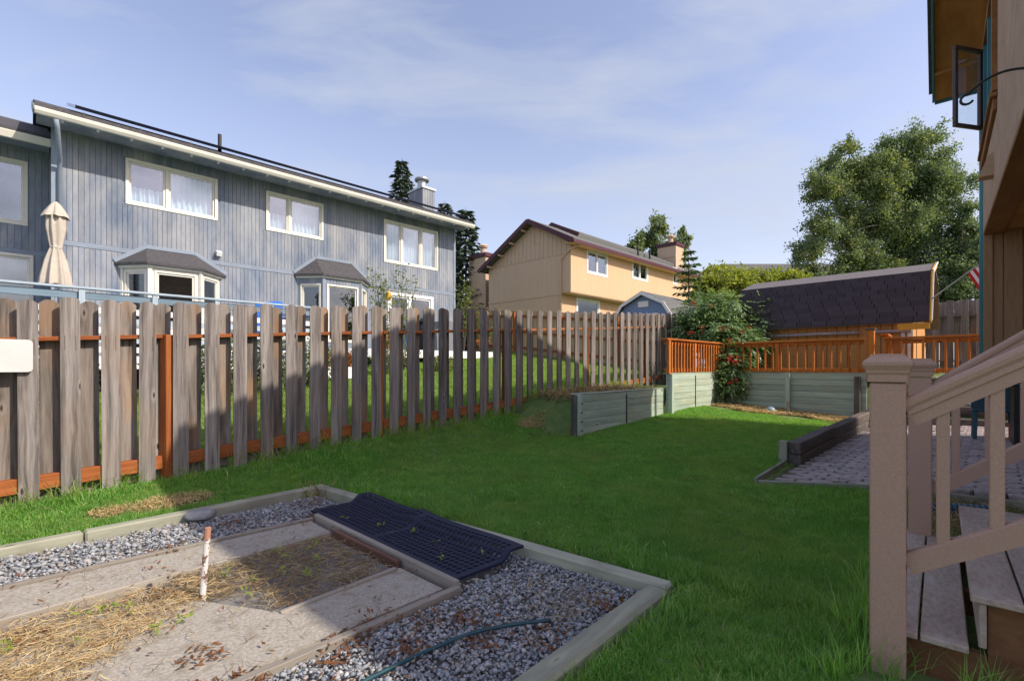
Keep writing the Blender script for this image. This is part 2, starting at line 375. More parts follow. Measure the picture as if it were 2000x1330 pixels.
M['deadleaf'] = leafmat('dead_leaf', [(.17, .07, .035), (.24, .11, .05), (.10, .05, .03)], .2, .8, .1)
M['weed'] = leafmat('weed_leaf', [(.28, .33, .06), (.20, .28, .05), (.35, .36, .10)], .4)
def pebble_mat():
    m, nt, n, l, b = new_mat('blue_grey_pebble'); g = n.new('ShaderNodeNewGeometry')
    c = ramp(nt, g.outputs['Random Per Island'], [(0, (.11, .13, .16)), (.3, (.22, .24, .275)), (.6, (.32, .335, .355)), (.84, (.42, .42, .41)), (.94, (.30, .23, .18)), (1, (.58, .57, .56))])
    f = noise(nt, coords(nt, (1, 1, 1), False), 90, 3); c = mixc(nt, .25, c, ramp(nt, f, [(.3, (.1, .1, .1)), (.7, (.6, .6, .6))]))
    l.new(c, b.inputs['Base Color']); b.inputs['Roughness'].default_value = .7; return m
M['pebble'] = pebble_mat()
def grass_mat(name, dry=0.0):
    m, nt, n, l, b = new_mat(name)
    oi = n.new('ShaderNodeObjectInfo'); g = n.new('ShaderNodeNewGeometry')
    pn = noise(nt, g.outputs['Position'], .9, 3, .6); pf = noise(nt, g.outputs['Position'], 4.5, 3, .6)
    c = ramp(nt, g.outputs['Random Per Island'], [(0, (.085, .21, .035)), (.45, (.145, .345, .055)), (.8, (.24, .47, .09)), (1, (.48, .48, .24))])
    d = math_(nt, 'MULTIPLY', ramp(nt, pn, [(.44, (0, 0, 0)), (.62, (1, 1, 1))]), .7)
    c = mixc(nt, d, c, (.30, .38, .11)); c2 = mixc(nt, ramp(nt, pf, [(.35, (.0,)*3), (.65, (.55,)*3)]), c, (.09, .24, .045))
    if dry: c2 = mixc(nt, dry, c2, (.30, .32, .09))
    c2 = mixc(nt, math_(nt, 'MULTIPLY', oi.outputs['Random'], .28), c2, (.20, .27, .08)); l.new(c2, b.inputs['Base Color']); b.inputs['Roughness'].default_value = .45; b.inputs['Specular IOR Level'].default_value = .35
    tr = n.new('ShaderNodeBsdfTranslucent'); l.new(mixc(nt, 1.0, c2, (1.5, 1.8, .6), 'MULTIPLY'), tr.inputs['Color'])
    x = n.new('ShaderNodeMixShader'); x.inputs[0].default_value = .45; l.new(b.outputs[0], x.inputs[1]); l.new(tr.outputs[0], x.inputs[2])
    l.new(x.outputs[0], n['Material Output'].inputs['Surface']); return m
M['grass'] = grass_mat('lawn_grass'); M['grass_n'] = grass_mat('neighbour_grass', .45)
# ------------------------------------------------------------------ terrain
def sm(x): x = np.clip(x, 0, 1); return x*x*(3-2*x)
def bshift(t): return .118*(np.clip(t, -5.03, -1.37)+5.03)-.13
def ground(s, t):
    s = np.asarray(s, float); t = np.asarray(t, float)
    k = np.clip(.030 + .009*(-t-1.8), .03, .055)
    yard = k*np.clip(s-2.4, 0, 7.5) + .08*np.clip(t+1.2, 0, 1.2)*np.clip((4.5-s), 0, 1)
    zf = .04 + .0668*np.clip(s, -3, 16)
    z = yard + (zf-yard)*sm((-t-4.95)/1.15)
    behind = sm((s-6.1)/.5)*(t < -4.72)
    z = z + behind*(np.maximum(zf, .74+.02*(s-6)) - z)
    z = np.where((s > 9.0) & (t < -4.62) & (t > -6.1), np.maximum(zf, .84), z)
    z = np.where((s > 5.35+.54*(np.clip(t, -1.73, -.86)+1.73)) & (t > -1.70) & (s < 11.85), .012*(s-5)+.05*(t+1.8)+.04, z)
    z = np.where((s > 11.80) & (t > -6.1), 1.10 + 0*z, z)
    step = np.where(s < 11.85, .15, np.where(s < 12.05, .34, np.where(s < 12.3, .52, .52+.58*sm((s-12.3)/.7))))
    z = np.where((s > 11.79) & (t > -1.72) & (t < 3.5) & (s < 13), step, z)
    z = np.where((s < 2.30+bshift(t)) & (t > -4.96) & (t < -1.42) & (s > -3), -.07, z)
    nb = zf + .11*np.clip(-6.15-t, 0, 9)
    z = np.where(t < -6.1, nb, z)
    return z
def axis(lo, hi, step, lines):
    a = list(np.arange(lo, hi, step)); a = [x for x in a if min(abs(x-q) for q in lines) > step*.4]
    return sorted(a + list(lines))
far = [60, 90, 140, 220, 400, 700]
sa = [-q for q in far[::-1]] + [-40, -20, -10] + axis(-5, 17, .22, [2.29, 2.31, 5.34, 5.36, 8.99, 9.01, 11.79, 11.81, 11.84, 11.86, 12.04, 12.06, 6.1, 13.0]) + [20, 25, 30, 38, 48] + far
ta = [-q for q in far[::-1]] + [-40, -30, -24, -19] + axis(-16, 5, .22, [-6.11, -6.09, -4.97, -4.95, -4.73, -4.71, -4.63, -4.61, -1.73, -1.71, -1.69, -1.43, -1.41]) + [7, 10, 16, 25, 40] + far
SG, TG = np.meshgrid(sa, ta, indexing='ij'); SG = SG + bshift(TG)*np.clip(1-np.abs(SG-2.3)/1.0, 0, 1)*((TG > -9) & (TG < 3))
ZG = ground(SG, TG); nz_ = rng.normal(0, .006, ZG.shape) * ((TG > -16) & (TG < 5) & (SG < 17) & (SG > -5)); ZG = ZG + nz_
GV = np.stack([(SG+TG)*R2, (SG-TG)*R2, ZG], -1).reshape(-1, 3); na, nb_ = SG.shape
ii, jj = np.meshgrid(np.arange(na-1), np.arange(nb_-1), indexing='ij'); q0 = (ii*nb_+jj).ravel()
GF = np.stack([q0, q0+1, q0+nb_+1, q0+nb_], 1)
def ground_mat():
    m, nt, n, l, b = new_mat('lawn_soil'); v = coords(nt, (1, 1, 1), False, True)
    f = noise(nt, v, 7, 6, .65); f2 = noise(nt, v, .8, 4, .6)
    c = ramp(nt, f, [(.3, (.07, .12, .03)), (.55, (.11, .17, .04)), (.75, (.18, .17, .08))])
    c = mixc(nt, ramp(nt, f2, [(.5, (0,)*3), (.7, (.5,)*3)]), c, (.12, .11, .045))
    l.new(c, b.inputs['Base Color']); b.inputs['Roughness'].default_value = .95; bump(nt, b, f, .6, .03); return m
gm = np_mesh('ground', GV, GF[:, ::-1], ground_mat(), True)
link('ground', gm, kind='structure')
def gz(s, t): return float(ground(s, t))

# ------------------------------------------------------------------ leaves / blades helpers
def unit(v): return v/np.maximum(np.linalg.norm(v, axis=-1, keepdims=True), 1e-9)
def leaf_geo(C, D, N, L, W):
    """rhombic leaves: centre base C, direction D, normal N"""
    C, D, N = map(np.asarray, (C, D, N)); D = unit(D); S = unit(np.cross(D, N)); L = np.broadcast_to(L, len(C))[:, None]; W = np.broadcast_to(W, len(C))[:, None]
    v = np.stack([C, C+D*L*.45+S*W*.5, C+D*L, C+D*L*.45-S*W*.5], 1).reshape(-1, 3)
    f = np.arange(len(C)*4).reshape(-1, 4); return v, f
def leaves_obj(name, C, D, N, L, W, mat, parent=None, kind=None):
    v, f = leaf_geo(C, D, N, L, W); o0 = v.mean(0); m = np_mesh(name, v-o0, f, mat)
    return link(name, m, parent, Matrix.Translation(Vector(o0)), kind=kind)
def strands_obj(name, C, D, L, W, mat, curl=.5, parent=None, kind=None, up=0.0):
    """thin bent strips lying about; 2 quads each"""
    n = len(C); D = unit(D); S = unit(np.cross(D, np.array([0, 0, 1.0])+rng.normal(0, .35, (n, 3))))
    L = np.broadcast_to(L, n)[:, None]; W = np.broadcast_to(W, n)[:, None]
    side = unit(rng.normal(0, 1, (n, 3)))*np.array([1, 1, .3]); mid = C+D*L*.5+side*L*.12*curl*2+np.array([0, 0, 1])*L*up
    e = C+D*L+side*L*-.15*curl
    v = np.stack([C-S*W/2, C+S*W/2, mid+S*W/2, mid-S*W/2, e+S*W*.2, e-S*W*.2], 1).reshape(-1, 3)
    b0 = np.arange(n)[:, None]*6; f = np.concatenate([b0+np.array([0, 1, 2, 3]), b0+np.array([3, 2, 4, 5])])
    o0 = v.mean(0); m = np_mesh(name, v-o0, f, mat); return link(name, m, parent, Matrix.Translation(Vector(o0)), kind=kind)

# ------------------------------------------------------------------ lawn: tufts of blades set on points with geometry nodes
def tuft(name, mat, nb, rad, h, w, lean):
    vs, fs = [], []
    for i in range(nb):
        a = random.uniform(0, 6.283); r = rad*math.sqrt(random.random()); x, y = r*math.cos(a), r*math.sin(a)
        da = random.uniform(0, 6.283); hh = h*random.uniform(.55, 1.15); ln = lean*random.uniform(.2, 1.3)*hh
        sx_, sy = -math.sin(da)*w/2, math.cos(da)*w/2; b0 = len(vs)
        bx, by = math.cos(da+random.uniform(-.7, .7)), math.sin(da+random.uniform(-.7, .7))
        m1 = (x+bx*ln*.3, y+by*ln*.3, hh*.55); tp = (x+bx*ln, y+by*ln, hh)
        vs += [(x-sx_, y-sy, -.01), (x+sx_, y+sy, -.01), (m1[0]+sx_*.8, m1[1]+sy*.8, m1[2]), (m1[0]-sx_*.8, m1[1]-sy*.8, m1[2]), tp]
        fs += [[b0, b0+1, b0+2, b0+3], [b0+3, b0+2, b0+4]]
    m = bpy.data.meshes.new(name); m.from_pydata(vs, [], fs); m.materials.append(mat)
    return bpy.data.objects.new(name, m)
def scatter(name, pts, scl, tufts, kind_name):
    me = bpy.data.meshes.new(name); me.vertices.add(len(pts)); me.vertices.foreach_set('co', np.asarray(pts, np.float32).ravel())
    at = me.attributes.new('sc', 'FLOAT', 'POINT'); at.data.foreach_set('value', np.asarray(scl, np.float32))
    rr = me.attributes.new('rz', 'FLOAT_VECTOR', 'POINT'); rv = np.zeros((len(pts), 3), np.float32); rv[:, 2] = rng.uniform(0, 6.283, len(pts)); rv[:, :2] = rng.normal(0, .12, (len(pts), 2)); rr.data.foreach_set('vector', rv.ravel())
    ob = link(name, me, kind='stuff')
    c = bpy.data.collections.new(name + '_tufts')
    for q in tufts: c.objects.link(q)
    ng = bpy.data.node_groups.new(name, 'GeometryNodeTree'); ng.interface.new_socket('Geometry', in_out='INPUT', socket_type='NodeSocketGeometry'); ng.interface.new_socket('Geometry', in_out='OUTPUT', socket_type='NodeSocketGeometry')
    N = ng.nodes; gi = N.new('NodeGroupInput'); go = N.new('NodeGroupOutput'); ip = N.new('GeometryNodeInstanceOnPoints'); ci = N.new('GeometryNodeCollectionInfo')
    ci.inputs['Collection'].default_value = c; ci.inputs['Separate Children'].default_value = True; ci.inputs['Reset Children'].default_value = True
    ip.inputs['Pick Instance'].default_value = True
    a1 = N.new('GeometryNodeInputNamedAttribute'); a1.data_type = 'FLOAT'; a1.inputs['Name'].default_value = 'sc'
    a2 = N.new('GeometryNodeInputNamedAttribute'); a2.data_type = 'FLOAT_VECTOR'; a2.inputs['Name'].default_value = 'rz'
    L = ng.links; L.new(gi.outputs[0], ip.inputs['Points']); L.new(ci.outputs[0], ip.inputs['Instance'])
    L.new(a1.outputs['Attribute'], ip.inputs['Scale']); L.new(a2.outputs['Attribute'], ip.inputs['Rotation']); L.new(ip.outputs[0], go.inputs[0])
    md = ob.modifiers.new('tufts', 'NODES'); md.node_group = ng
    return ob
tnear = [tuft('tuft', M['grass'], 24, .045, .038, .0032, .85) for _ in range(4)]
tfar = [tuft('tuft', M['grass'], 22, .07, .038, .006, .85) for _ in range(3)]
tneigh = [tuft('tuft', M['grass_n'], 18, .12, .07, .012, .5) for _ in range(3)]
def lawn_mask(s, t):
    ok = (t > -6.05) & (t < 1.2) & (s > -3.0) & (s < 11.7)
    ok &= ~((s < 2.23 + .118*(t+5.03)) & (t > -5.06+.02*s) & (t < -1.22))
    ok &= ~((s > 6.4) & (t > -1.90))
    ok &= ~((s > 5.28+.54*(np.minimum(t, -.86)+1.73)) & (t > -1.80))
    ok &= ~((s > 6.0) & (t < -4.60))
    ok &= ~((s > 10.55 + .25*np.sin(t*5)) & (t < -1.8))
    ok &= ~((s > 2.2) & (s < 5.3) & (t > -.40))
    ok &= ~((np.hypot(s-.50, (t+5.42)*1.3) < .13) | (np.hypot((s-.92)*.65, (t+5.40)*1.5) < .19+.04*np.sin(s*23)) | (np.hypot((s-6.0)*.8, (t+5.55)*1.5) < .24+.05*np.sin(s*17)))
    x, y = (s+t)*R2, (s-t)*R2
    ok &= (y > 1.2) & (np.abs(x) < 1.12*y+.4)
    return ok
def sample(n, s0, s1, t0, t1):
    return rng.uniform(s0, s1, n), rng.uniform(t0, t1, n)
s1, t1 = sample(170000, -1.5, 12, -6.1, 1.3)
d = np.hypot((s1+t1)*R2, (s1-t1)*R2); keep = lawn_mask(s1, t1) & (rng.random(len(s1)) < np.clip(4.3/np.maximum(d, 1), .0, 1)**1.2)
s1, t1, d = s1[keep], t1[keep], d[keep]; nearm = d < 4.6
patch = .85 + .3*np.sin(s1*2.1+1.3*t1)*np.cos(t1*1.7) + .18*rng.normal(0, 1, len(s1))
edge = ((np.abs(t1+6.02) < .16) | ((np.abs(s1-2.42-.11*(t1+5)) < .10) & (t1 > -5)) | ((t1 > -1.4) & (t1 < -1.12) & (s1 < 2.7)))
sc1 = np.clip(patch, .5, 1.5)*(1+.55*edge)*np.where(s1 < 3, 1.1, 1.0)
worn = (np.hypot(s1-.50, (t1+5.42)*1.3) < .18) | (np.hypot((s1-.92)*.65, (t1+5.40)*1.5) < .26)
sc1 = np.where(worn, .25, sc1)
pt = lambda s, t, m: np.stack([(s[m]+t[m])*R2, (s[m]-t[m])*R2, ground(s[m], t[m])], 1)
scatter('lawn_grass', pt(s1, t1, nearm), sc1[nearm], tnear, 0)
scatter('back_lawn_grass', pt(s1, t1, ~nearm), sc1[~nearm], tfar, 0)
s2, t2 = sample(60000, -1, 15, -14.5, -6.3); m2 = rng.random(len(s2)) < np.clip(11/np.maximum(np.hypot(s2, t2), 1), 0, 1)
m2 &= ~((t2 < -11.8) & (s2 < 5.2)) & ~((t2 < -12.9) & (s2 < 12.3))
scatter('neighbour_lawn_grass', pt(s2, t2, m2), np.clip(rng.normal(.9, .25, m2.sum()), .4, 1.6), tneigh, 0)
# long ragged tufts along fence foot, post foot and bed edge
tlong = [tuft('tuft', M['grass_n'], 16, .06, .19, .006, .9) for _ in range(3)]
ls, lt = [], []
for s_ in np.arange(-1.2, 10.5, .05):
    if random.random() < .8: ls.append(s_+random.uniform(-.05, .05)); lt.append(-6.0+random.uniform(-.16, .07))
ls, lt = np.array(ls), np.array(lt)
scatter('long_grass_at_fence_foot', pt(ls, lt, np.ones(len(ls), bool)), rng.uniform(.5, 1.45, len(ls)), tlong, 0)
tpost = [tuft('tuft', M['grass'], 14, .05, .20, .0055, .7) for _ in range(3)]
ls = rng.uniform(2.15, 4.3, 240); lt = -.36 + rng.normal(0, .07, 240); k = ls < 2.5; lt[k] = rng.uniform(-.55, .35, k.sum()); ls[k] = 2.32+rng.normal(0, .09, k.sum())
scatter('long_grass_at_stair_foot', pt(ls, lt, np.ones(len(ls), bool)), rng.uniform(.35, 1.05, len(ls)), tpost, 0)

# ------------------------------------------------------------------ yard fence
def extrude(name, poly, th, mat, c=0):
    n = len(poly); v = [(x, y, -th/2) for x, y in poly]+[(x, y, th/2) for x, y in poly]
    f = [list(range(n))[::-1], [n+i for i in range(n)]]+[[i, (i+1) % n, n+(i+1) % n, n+i] for i in range(n)]
    m = bpy.data.meshes.new(name); m.from_pydata(v, [], f); m.materials.append(mat); return m
def dogear(L, W, th, mat, cut=.032):
    return extrude('picket', [(-L/2, -W/2), (L/2-cut, -W/2), (L/2-.008, -W/2+cut), (L/2, -W/2+cut+.012), (L/2, W/2-cut-.012), (L/2-.008, W/2-cut), (L/2-cut, W/2), (-L/2, W/2)], th, mat)
PF = [dogear(1.86+q*.006, w, .018, M['picket'], c) for q, (w, c) in enumerate(((.140, .032), (.136, .028), (.142, .036), (.139, .030)))]; PBk = [dogear(1.83, w, .018, M['picket_warm']) for w in (.140, .137, .142)]
zf = lambda s: .04 + .0668*max(s, -3)
fence = thing('picket_fence', 'long weathered grey shadowbox picket fence with rust orange rails beside lawn', 'fence', P(6, -6.15, zf(6)))
for k in range(-4, 47):
    s = .0 + .285*k; tilt = random.gauss(0, .004)
    for nm, ss, tt, mesh, L, dz in (('picket', s, -6.15+.056, random.choice(PF), 1.86, .0), ('picket', s+.1425, -6.15-.056, random.choice(PBk), 1.83, .03)):
        if ss > 13.0: continue
        z0 = zf(ss)+dz+random.gauss(0, .008); p0 = P(ss+random.gauss(0, .004), tt, z0); p1 = P(ss+tilt, tt+random.gauss(0, .003), z0+L)
        link(nm, mesh, fence, frame(p0, p1, B))
posts = [1.03-2.44*1, 1.03, 3.50, 5.97, 8.40, 10.85, 13.2]
for s in posts:
    bar('post', P(s, -6.15, zf(s)-.15), P(s, -6.15, zf(s)+1.525), .088, .088, M['stain'], fence)
for a, b in zip(posts[:-1], posts[1:]):
    bar('rail', P(a+.046, -6.15, zf(a)+1.525-.02), P(b-.046, -6.15, zf(b)+1.525-.02), .088, .040, M['stain'], fence)
    bar('rail', P(a+.046, -6.15, zf(a)+.21), P(b-.046, -6.15, zf(b)+.20), .088, .13, M['stain'], fence)

# white board hung on the fence
def rrect(L, W, r, n=5):
    o = []
    for cx, cy, a0 in ((L/2-r, W/2-r, 0), (-L/2+r, W/2-r, 90), (-L/2+r, -W/2+r, 180), (L/2-r, -W/2+r, 270)):
        for i in range(n+1): a = math.radians(a0+90*i/n); o.append((cx+r*math.cos(a), cy+r*math.sin(a)))
    return o
s_r = 6.04*(.0)/(1) ; s_r = 6.04*(1-.9905)/(1+.9905)
wb = link('white_board', extrude('white_board', rrect(.62, .285, .035), .022, simple('dull_white_plastic', (.58, .58, .57), .06, 5, .5, .05)), None, frame(P(s_r-.62, -6.055, 1.395), P(s_r, -6.055, 1.395), B))
tag(wb, 'blank white rounded plastic board fixed across the front of the fence pickets', 'board')

# ------------------------------------------------------------------ retaining walls
def post_board_wall(name, label, s0, t0, s1, t1, z0, z1, rows, ends, mids, n_in, mat=M['treated']):
    """boards between two yard points; n_in = direction to the lawn side"""
    th = thing(name, label, 'retaining wall', P((s0+s1)/2, (t0+t1)/2, z0)); p0, p1 = P(s0, t0), P(s1, t1); L = (p1-p0).length; d_ = (p1-p0)/L
    cuts = [0]+[m_ for m_ in mids]+[L]; h = (z1-z0)/rows
    for r in range(rows):
        for a, b in zip(cuts[:-1], cuts[1:]):
            q = random.gauss(0, .0015)
            bar('board', p0+d_*(a+.002)+Z*(z0+h*(r+.5))+n_in*q, p0+d_*(b-.002)+Z*(z0+h*(r+.5))+n_in*q, .038, h-.004, mat, th, Z, .005)
    bar('cap_board', p0+Z*(z1+.008)-n_in*.03, p1+Z*(z1+.008)-n_in*.03, .11, .016, mat, th)
    for m_ in mids:
        bar('steel_strip', p0+d_*m_+n_in*.026+Z*(z0-.05), p0+d_*m_+n_in*.026+Z*(z1-.05), .02, .01, M['black'], th, n_in, .001)
    for e in ends:
        bar('post', p0+d_*e[0]+n_in*e[1]+Z*(z0-.1), p0+d_*e[0]+n_in*e[1]+Z*(z1-e[2]), .09, .09, mat, th, n_in)
    return th
w1 = post_board_wall('retaining_wall', 'low green treated board wall ending beside the picket fence', 6.05, -4.68, 8.95, -4.68, .20, .86, 5, [(.045, .067, .0)], [1.5], B)
bar('end_board', P(6.03, -4.66, .2), P(6.03, -4.66, .86), .10, .03, M['timber'], w1, A)
for q in range(4):
    b_ = MB(); c_ = P(6.1, -4.563, .30+.14*q); b_.tube([c_, c_+B*.012], .013, 8); b_.build('bolt', M['black'], w1)
w2 = post_board_wall('retaining_wall', 'taller sunlit green board wall below the slatted orange railing on the left', 8.97, -4.62, 11.72, -4.62, .24, 1.155, 7, [(.045, .067, .0)], [1.25], B)
w3 = post_board_wall('retaining_wall', 'back green board wall behind the dry mulch bed, stained posts across it', 11.76, -4.62, 11.76, -1.80, .26, 1.155, 7, [(.10, .066, .02), (1.42, .066, .0)], [], -A)
bar('post', P(11.70, -1.95, .2), P(11.70, -1.95, 1.10), .10, .12, M['timber'], w3, -A)

# ------------------------------------------------------------------ stacked timbers and patio
def pz(s, t): return .10 + .012*(s-5) + .05*(t+1.8)
tb = thing('timber_border', 'dark stacked landscape timbers dividing the lawn from the paver patio', 'timber edging', P(8.5, -1.75, .15))
for lv in range(2):
    for a, b in ((6.55+.0*lv, 9.0), (9.01, 11.55)):
        if lv: a, b = (a, b-.7) if a < 7 else (a-.7, b)
        zz = lambda s: pz(s, -1.75)-.04+.077+.155*lv
        bar('timber', P(a, -1.72, zz(a)), P(b, -1.72, zz(b)+.02), .14, .15, M['timber'], tb, Z, .012)
bar('stake', P(6.56, -1.84, .05), P(6.56, -1.84, pz(6.5, -1.75)+.27), .09, .09, M['greytimber'], tb, -A)
bs = thing('timber_step', 'two dark timber steps with pale gravel ledges behind the patio', 'timber step', P(12, 0, .3))
for s, z0, z1 in ((11.88, .17, .36), (12.10, .40, .57)):
    for a, b in ((-1.62, .6), (.61, 2.8)): bar('timber', P(s, a, (z0+z1)/2), P(s, b, (z0+z1)/2), .14, z1-z0, M['timber'], bs, Z, .012)
bar('timber', P(11.62, -1.62, .30), P(11.62, -1.0, .30), .14, .16, M['timber'], bs, Z, .012)
pe = thing('patio_edging', 'thin weathered board edging round the front corner of the patio', 'edging', P(5.35, -1.75, .1))
bar('board', P(5.33, -1.76, .10), P(6.50, -1.80, .125), .035, .10, M['greytimber'], pe)
bar('board', P(5.33, -1.73, .085), P(5.80, -.86, .11), .035, .09, M['greytimber'], pe)
bar('board', P(5.81, -.84, .11), P(5.80, .9, .17), .035, .09, M['greytimber'], pe)
pb = link('patio_bed', None, None); bpy.data.objects.remove(pb)
# pavers
def paver_mesh(k):
    L, W = .205, .112; pts = []; r = random.Random(k)
    prof = [(-1, -.55), (-.8, -1), (-.35, -.93), (.0, -1.04), (.4, -.92), (.82, -1), (1, -.5), (.94, 0), (1, .55), (.8, 1), (.38, .9), (.0, 1.03), (-.4, .93), (-.82, 1), (-1, .5), (-.93, 0)]
    for x, y in prof: pts.append((x*L/2*.95+r.gauss(0, .004), y*W/2*.89+r.gauss(0, .0045)))
    n = len(pts); v = [(x, y, -.045) for x, y in pts]+[(x, y, -.007) for x, y in pts]+[(x*.93, y*.88, 0) for x, y in pts]
    f = [[2*n+i for i in range(n)]]+[[i, (i+1) % n, n+(i+1) % n, n+i] for i in range(n)]+[[n+i, n+(i+1) % n, 2*n+(i+1) % n, 2*n+i] for i in range(n)]
    return v, f
PV = [paver_mesh(k) for k in range(6)]; PM = []
for v, f in PV:
    m_ = bpy.data.meshes.new('paver'); m_.from_pydata(v, [], f); m_.materials.append(M['paver']); PM.append(m_)
patio = link('patio', np_mesh('patio', [P(5.86, -1.66, .056), P(11.78, -1.66, .13), P(11.78, 2.4, .33), P(5.86, 2.4, .26)], [[0, 1, 2, 3]], M['bark']), kind='structure')
spots = []
for i in range(60):
    s = 5.30+.112*i
    if s > 11.76: break
    for j in range(-9, 14):
        t = -.03+.205*j+(.1025 if i % 2 else 0)
        if t < -1.62 or t > 2.3: continue
        if s < 5.42+.54*(min(t, -.86)+1.73): continue
        x, y = (s+t)*R2, (s-t)*R2
        if x > 1.12*y: continue
        spots.append((math.hypot(x, y), s, t))
spots.sort(); rest_v, rest_f = [], []
for q, (dd, s, t) in enumerate(spots):
    p = P(s+random.gauss(0, .003), t+random.gauss(0, .004), pz(s, t)+random.gauss(0, .0035))
    Mx = Matrix.Translation(p) @ Matrix.Rotation(-math.pi/4+random.gauss(0, .05), 4, 'Z') @ Matrix.Rotation(random.gauss(0, .012), 4, 'X') @ Matrix.Rotation(-.05+random.gauss(0, .012), 4, 'Y')
    if q < 300: link('paver', PM[q % 6], patio, Mx)
    else:
        v, f = PV[q % 6]; n0 = len(rest_v); rest_v += [tuple(Mx @ Vector(a)) for a in v]; rest_f += [[a+n0 for a in g] for g in f]
mm = bpy.data.meshes.new('far_pavers'); mm.from_pydata(rest_v, [], rest_f); mm.materials.append(M['paver']); link('far_pavers', mm, patio, kind='stuff')

# ------------------------------------------------------------------ gravel bed with concrete walk
bd = thing('gravel_bed_frame', 'weathered grey green timber frame round the gravel bed in the foreground', 'timber edging', P(2.2, -3.2, 0))
pA, pB = P(2.17, -5.03, -.02), P(2.60, -1.37, -.02)
bar('timber', pA-(pB-pA).normalized()*.05, pA*.5+pB*.5, .10, .15, M['greytimber'], bd, Z, .014)
bar('timber', pA*.5+pB*.5+(pB-pA).normalized()*.006, pB+(pB-pA).normalized()*.05, .10, .15, M['greytimber'], bd, Z, .014)
bar('timber', P(2.11, -5.02, -.02), P(.3, -4.90, -.02), .10, .15, M['greytimber'], bd, Z, .014)
bar('timber', P(.29, -4.90, -.02), P(-2.6, -4.72, -.02), .10, .15, M['greytimber'], bd, Z, .014)
bar('timber', P(2.53, -1.36, -.02), P(.2, -1.26, -.02), .125, .155, M['greytimber'], bd, Z, .02)
bar('timber', P(.19, -1.26, -.02), P(-2.6, -1.2, -.02), .125, .155, M['greytimber'], bd, Z, .02)
# concrete walk (U shaped slab)
cw = MB()
def slab(mb, pts, z0, z1): mb.prism([P(s, t, z0) for s, t in pts], Z*(z1-z0))
slab(cw, [(-3, -4.12), (1.70, -4.12), (1.70, -3.74), (-3, -3.56)], -.12, -.012)
slab(cw, [(.95, -2.72), (1.72, -2.76), (1.74, -2.32), (-3, -2.20), (-3, -3.5), (.1, -3.45), (.6, -3.3)], -.12, -.016)
cw.build('concrete_walk', M['concrete'], None, 'structure', at=P(0, -3.9, -.1))
def edg(label, p0, p1, m_, w=.035, h=.11):
    o = bar('edging_board', p0, p1, w, h, m_); tag(o, label, 'edging board', 'edging boards round the concrete walk'); return o
edg('thin board along the outer side of the left concrete strip', P(-3, -4.15, -.047), P(1.73, -4.15, -.047), M['edging'])
edg('thin board on the inner side of the left concrete strip', P(-3, -3.53, -.055), P(1.68, -3.71, -.055), M['edging'])
edg('board at the far end of the walk under the edge of the rubber mat', P(1.76, -4.16, -.025), P(1.80, -2.26, -.025), M['edging'], .04)
edg('short red brown board facing the straw pit near the mat', P(1.71, -3.70, -.04), P(1.735, -2.80, -.04), M['redboard'], .03)
edg('board between the straw pit and the right concrete strip', P(1.68, -2.745, -.035), P(.95, -2.70, -.045), M['edging'], .03, .08)
edg('pale board between the right concrete strip and the grey gravel', P(1.80, -2.24, -.045), P(-3, -2.12, -.045), M['edging'], .045, .11)
soil = MB(); slab(soil, [(-3.2, -4.85), (2.14, -4.97), (2.54, -1.42), (-3.2, -1.3)], -.14, -.048)
soil.build('bed_soil', simple('bed_soil_dark', (.19, .18, .17), .3, 14, .95, .5, world=True, objrand=False), None, 'structure', at=P(0, -3, -.1))
# gravel
ico = None
def ico_np():
    import bmesh
    bm = bmesh.new(); bmesh.ops.create_icosphere(bm, subdivisions=1, radius=1); bm.verts.ensure_lookup_table()
    v = np.array([x.co[:] for x in bm.verts]); f = np.array([[q.index for q in g.verts] for g in bm.faces]); bm.free(); return v, f
IV, IF = ico_np()
import bmesh as _bm
_b = _bm.new(); _bm.ops.create_icosphere(_b, subdivisions=2, radius=1); _b.verts.ensure_lookup_table()
IV2 = np.array([x.co[:] for x in _b.verts]); IF2 = np.array([[q.index for q in g.verts] for g in _b.faces]); _b.free()
def pebbles(name, S, T, Zb, R, hi=False):
    n = len(S); v0, f0 = (IV2, IF2) if hi else (IV, IF)
    base = np.broadcast_to(v0, (n,)+v0.shape).copy()
    # three random cutting planes give flat, angular sides
    for _ in range(4):
        nn = unit(rng.normal(0, 1, (n, 3))); dd = rng.uniform(.45, .85, n); pr = np.einsum('nvk,nk->nv', base, nn); over = np.clip(pr-dd[:, None], 0, None)
        base -= over[..., None]*nn[:, None, :]
    base *= np.stack([rng.uniform(.8, 1.35, n), rng.uniform(.7, 1.1, n), rng.uniform(.45, .8, n)], 1)[:, None, :]
    a = rng.uniform(0, 6.283, n); ca, sa_ = np.cos(a), np.sin(a); x = base[..., 0]*ca[:, None]-base[..., 1]*sa_[:, None]; y = base[..., 0]*sa_[:, None]+base[..., 1]*ca[:, None]
    tl = rng.normal(0, .35, n)[:, None]; z = base[..., 2]+x*tl
    pos = np.stack([(S+T)*R2, (S-T)*R2, Zb], 1); v = np.stack([x, y, z], -1)*R[:, None, None]+pos[:, None, :]
    f = (f0[None]+np.arange(n)[:, None, None]*len(v0)).reshape(-1, 3); v = v.reshape(-1, 3); o0 = v.mean(0)
    return link(name, np_mesh(name, v-o0, f, M['pebble'], False), None, Matrix.Translation(Vector(o0)), kind='stuff')
def region(n, fn, s0, s1, t0, t1):
    s, t = sample(n, s0, s1, t0, t1); m = fn(s, t); return s[m], t[m]
gr = lambda s, t: (s < 2.115+.118*(t+5.03)) & (t < -1.39) & (((t > -2.19+.025*s*0)) | (s > 1.82)) & (s < 2.6) & ~((s > 1.8) & (t < -2.25) & (s < 2.25) & (t > -4.35) & (rng.random(len(s)) < .8))
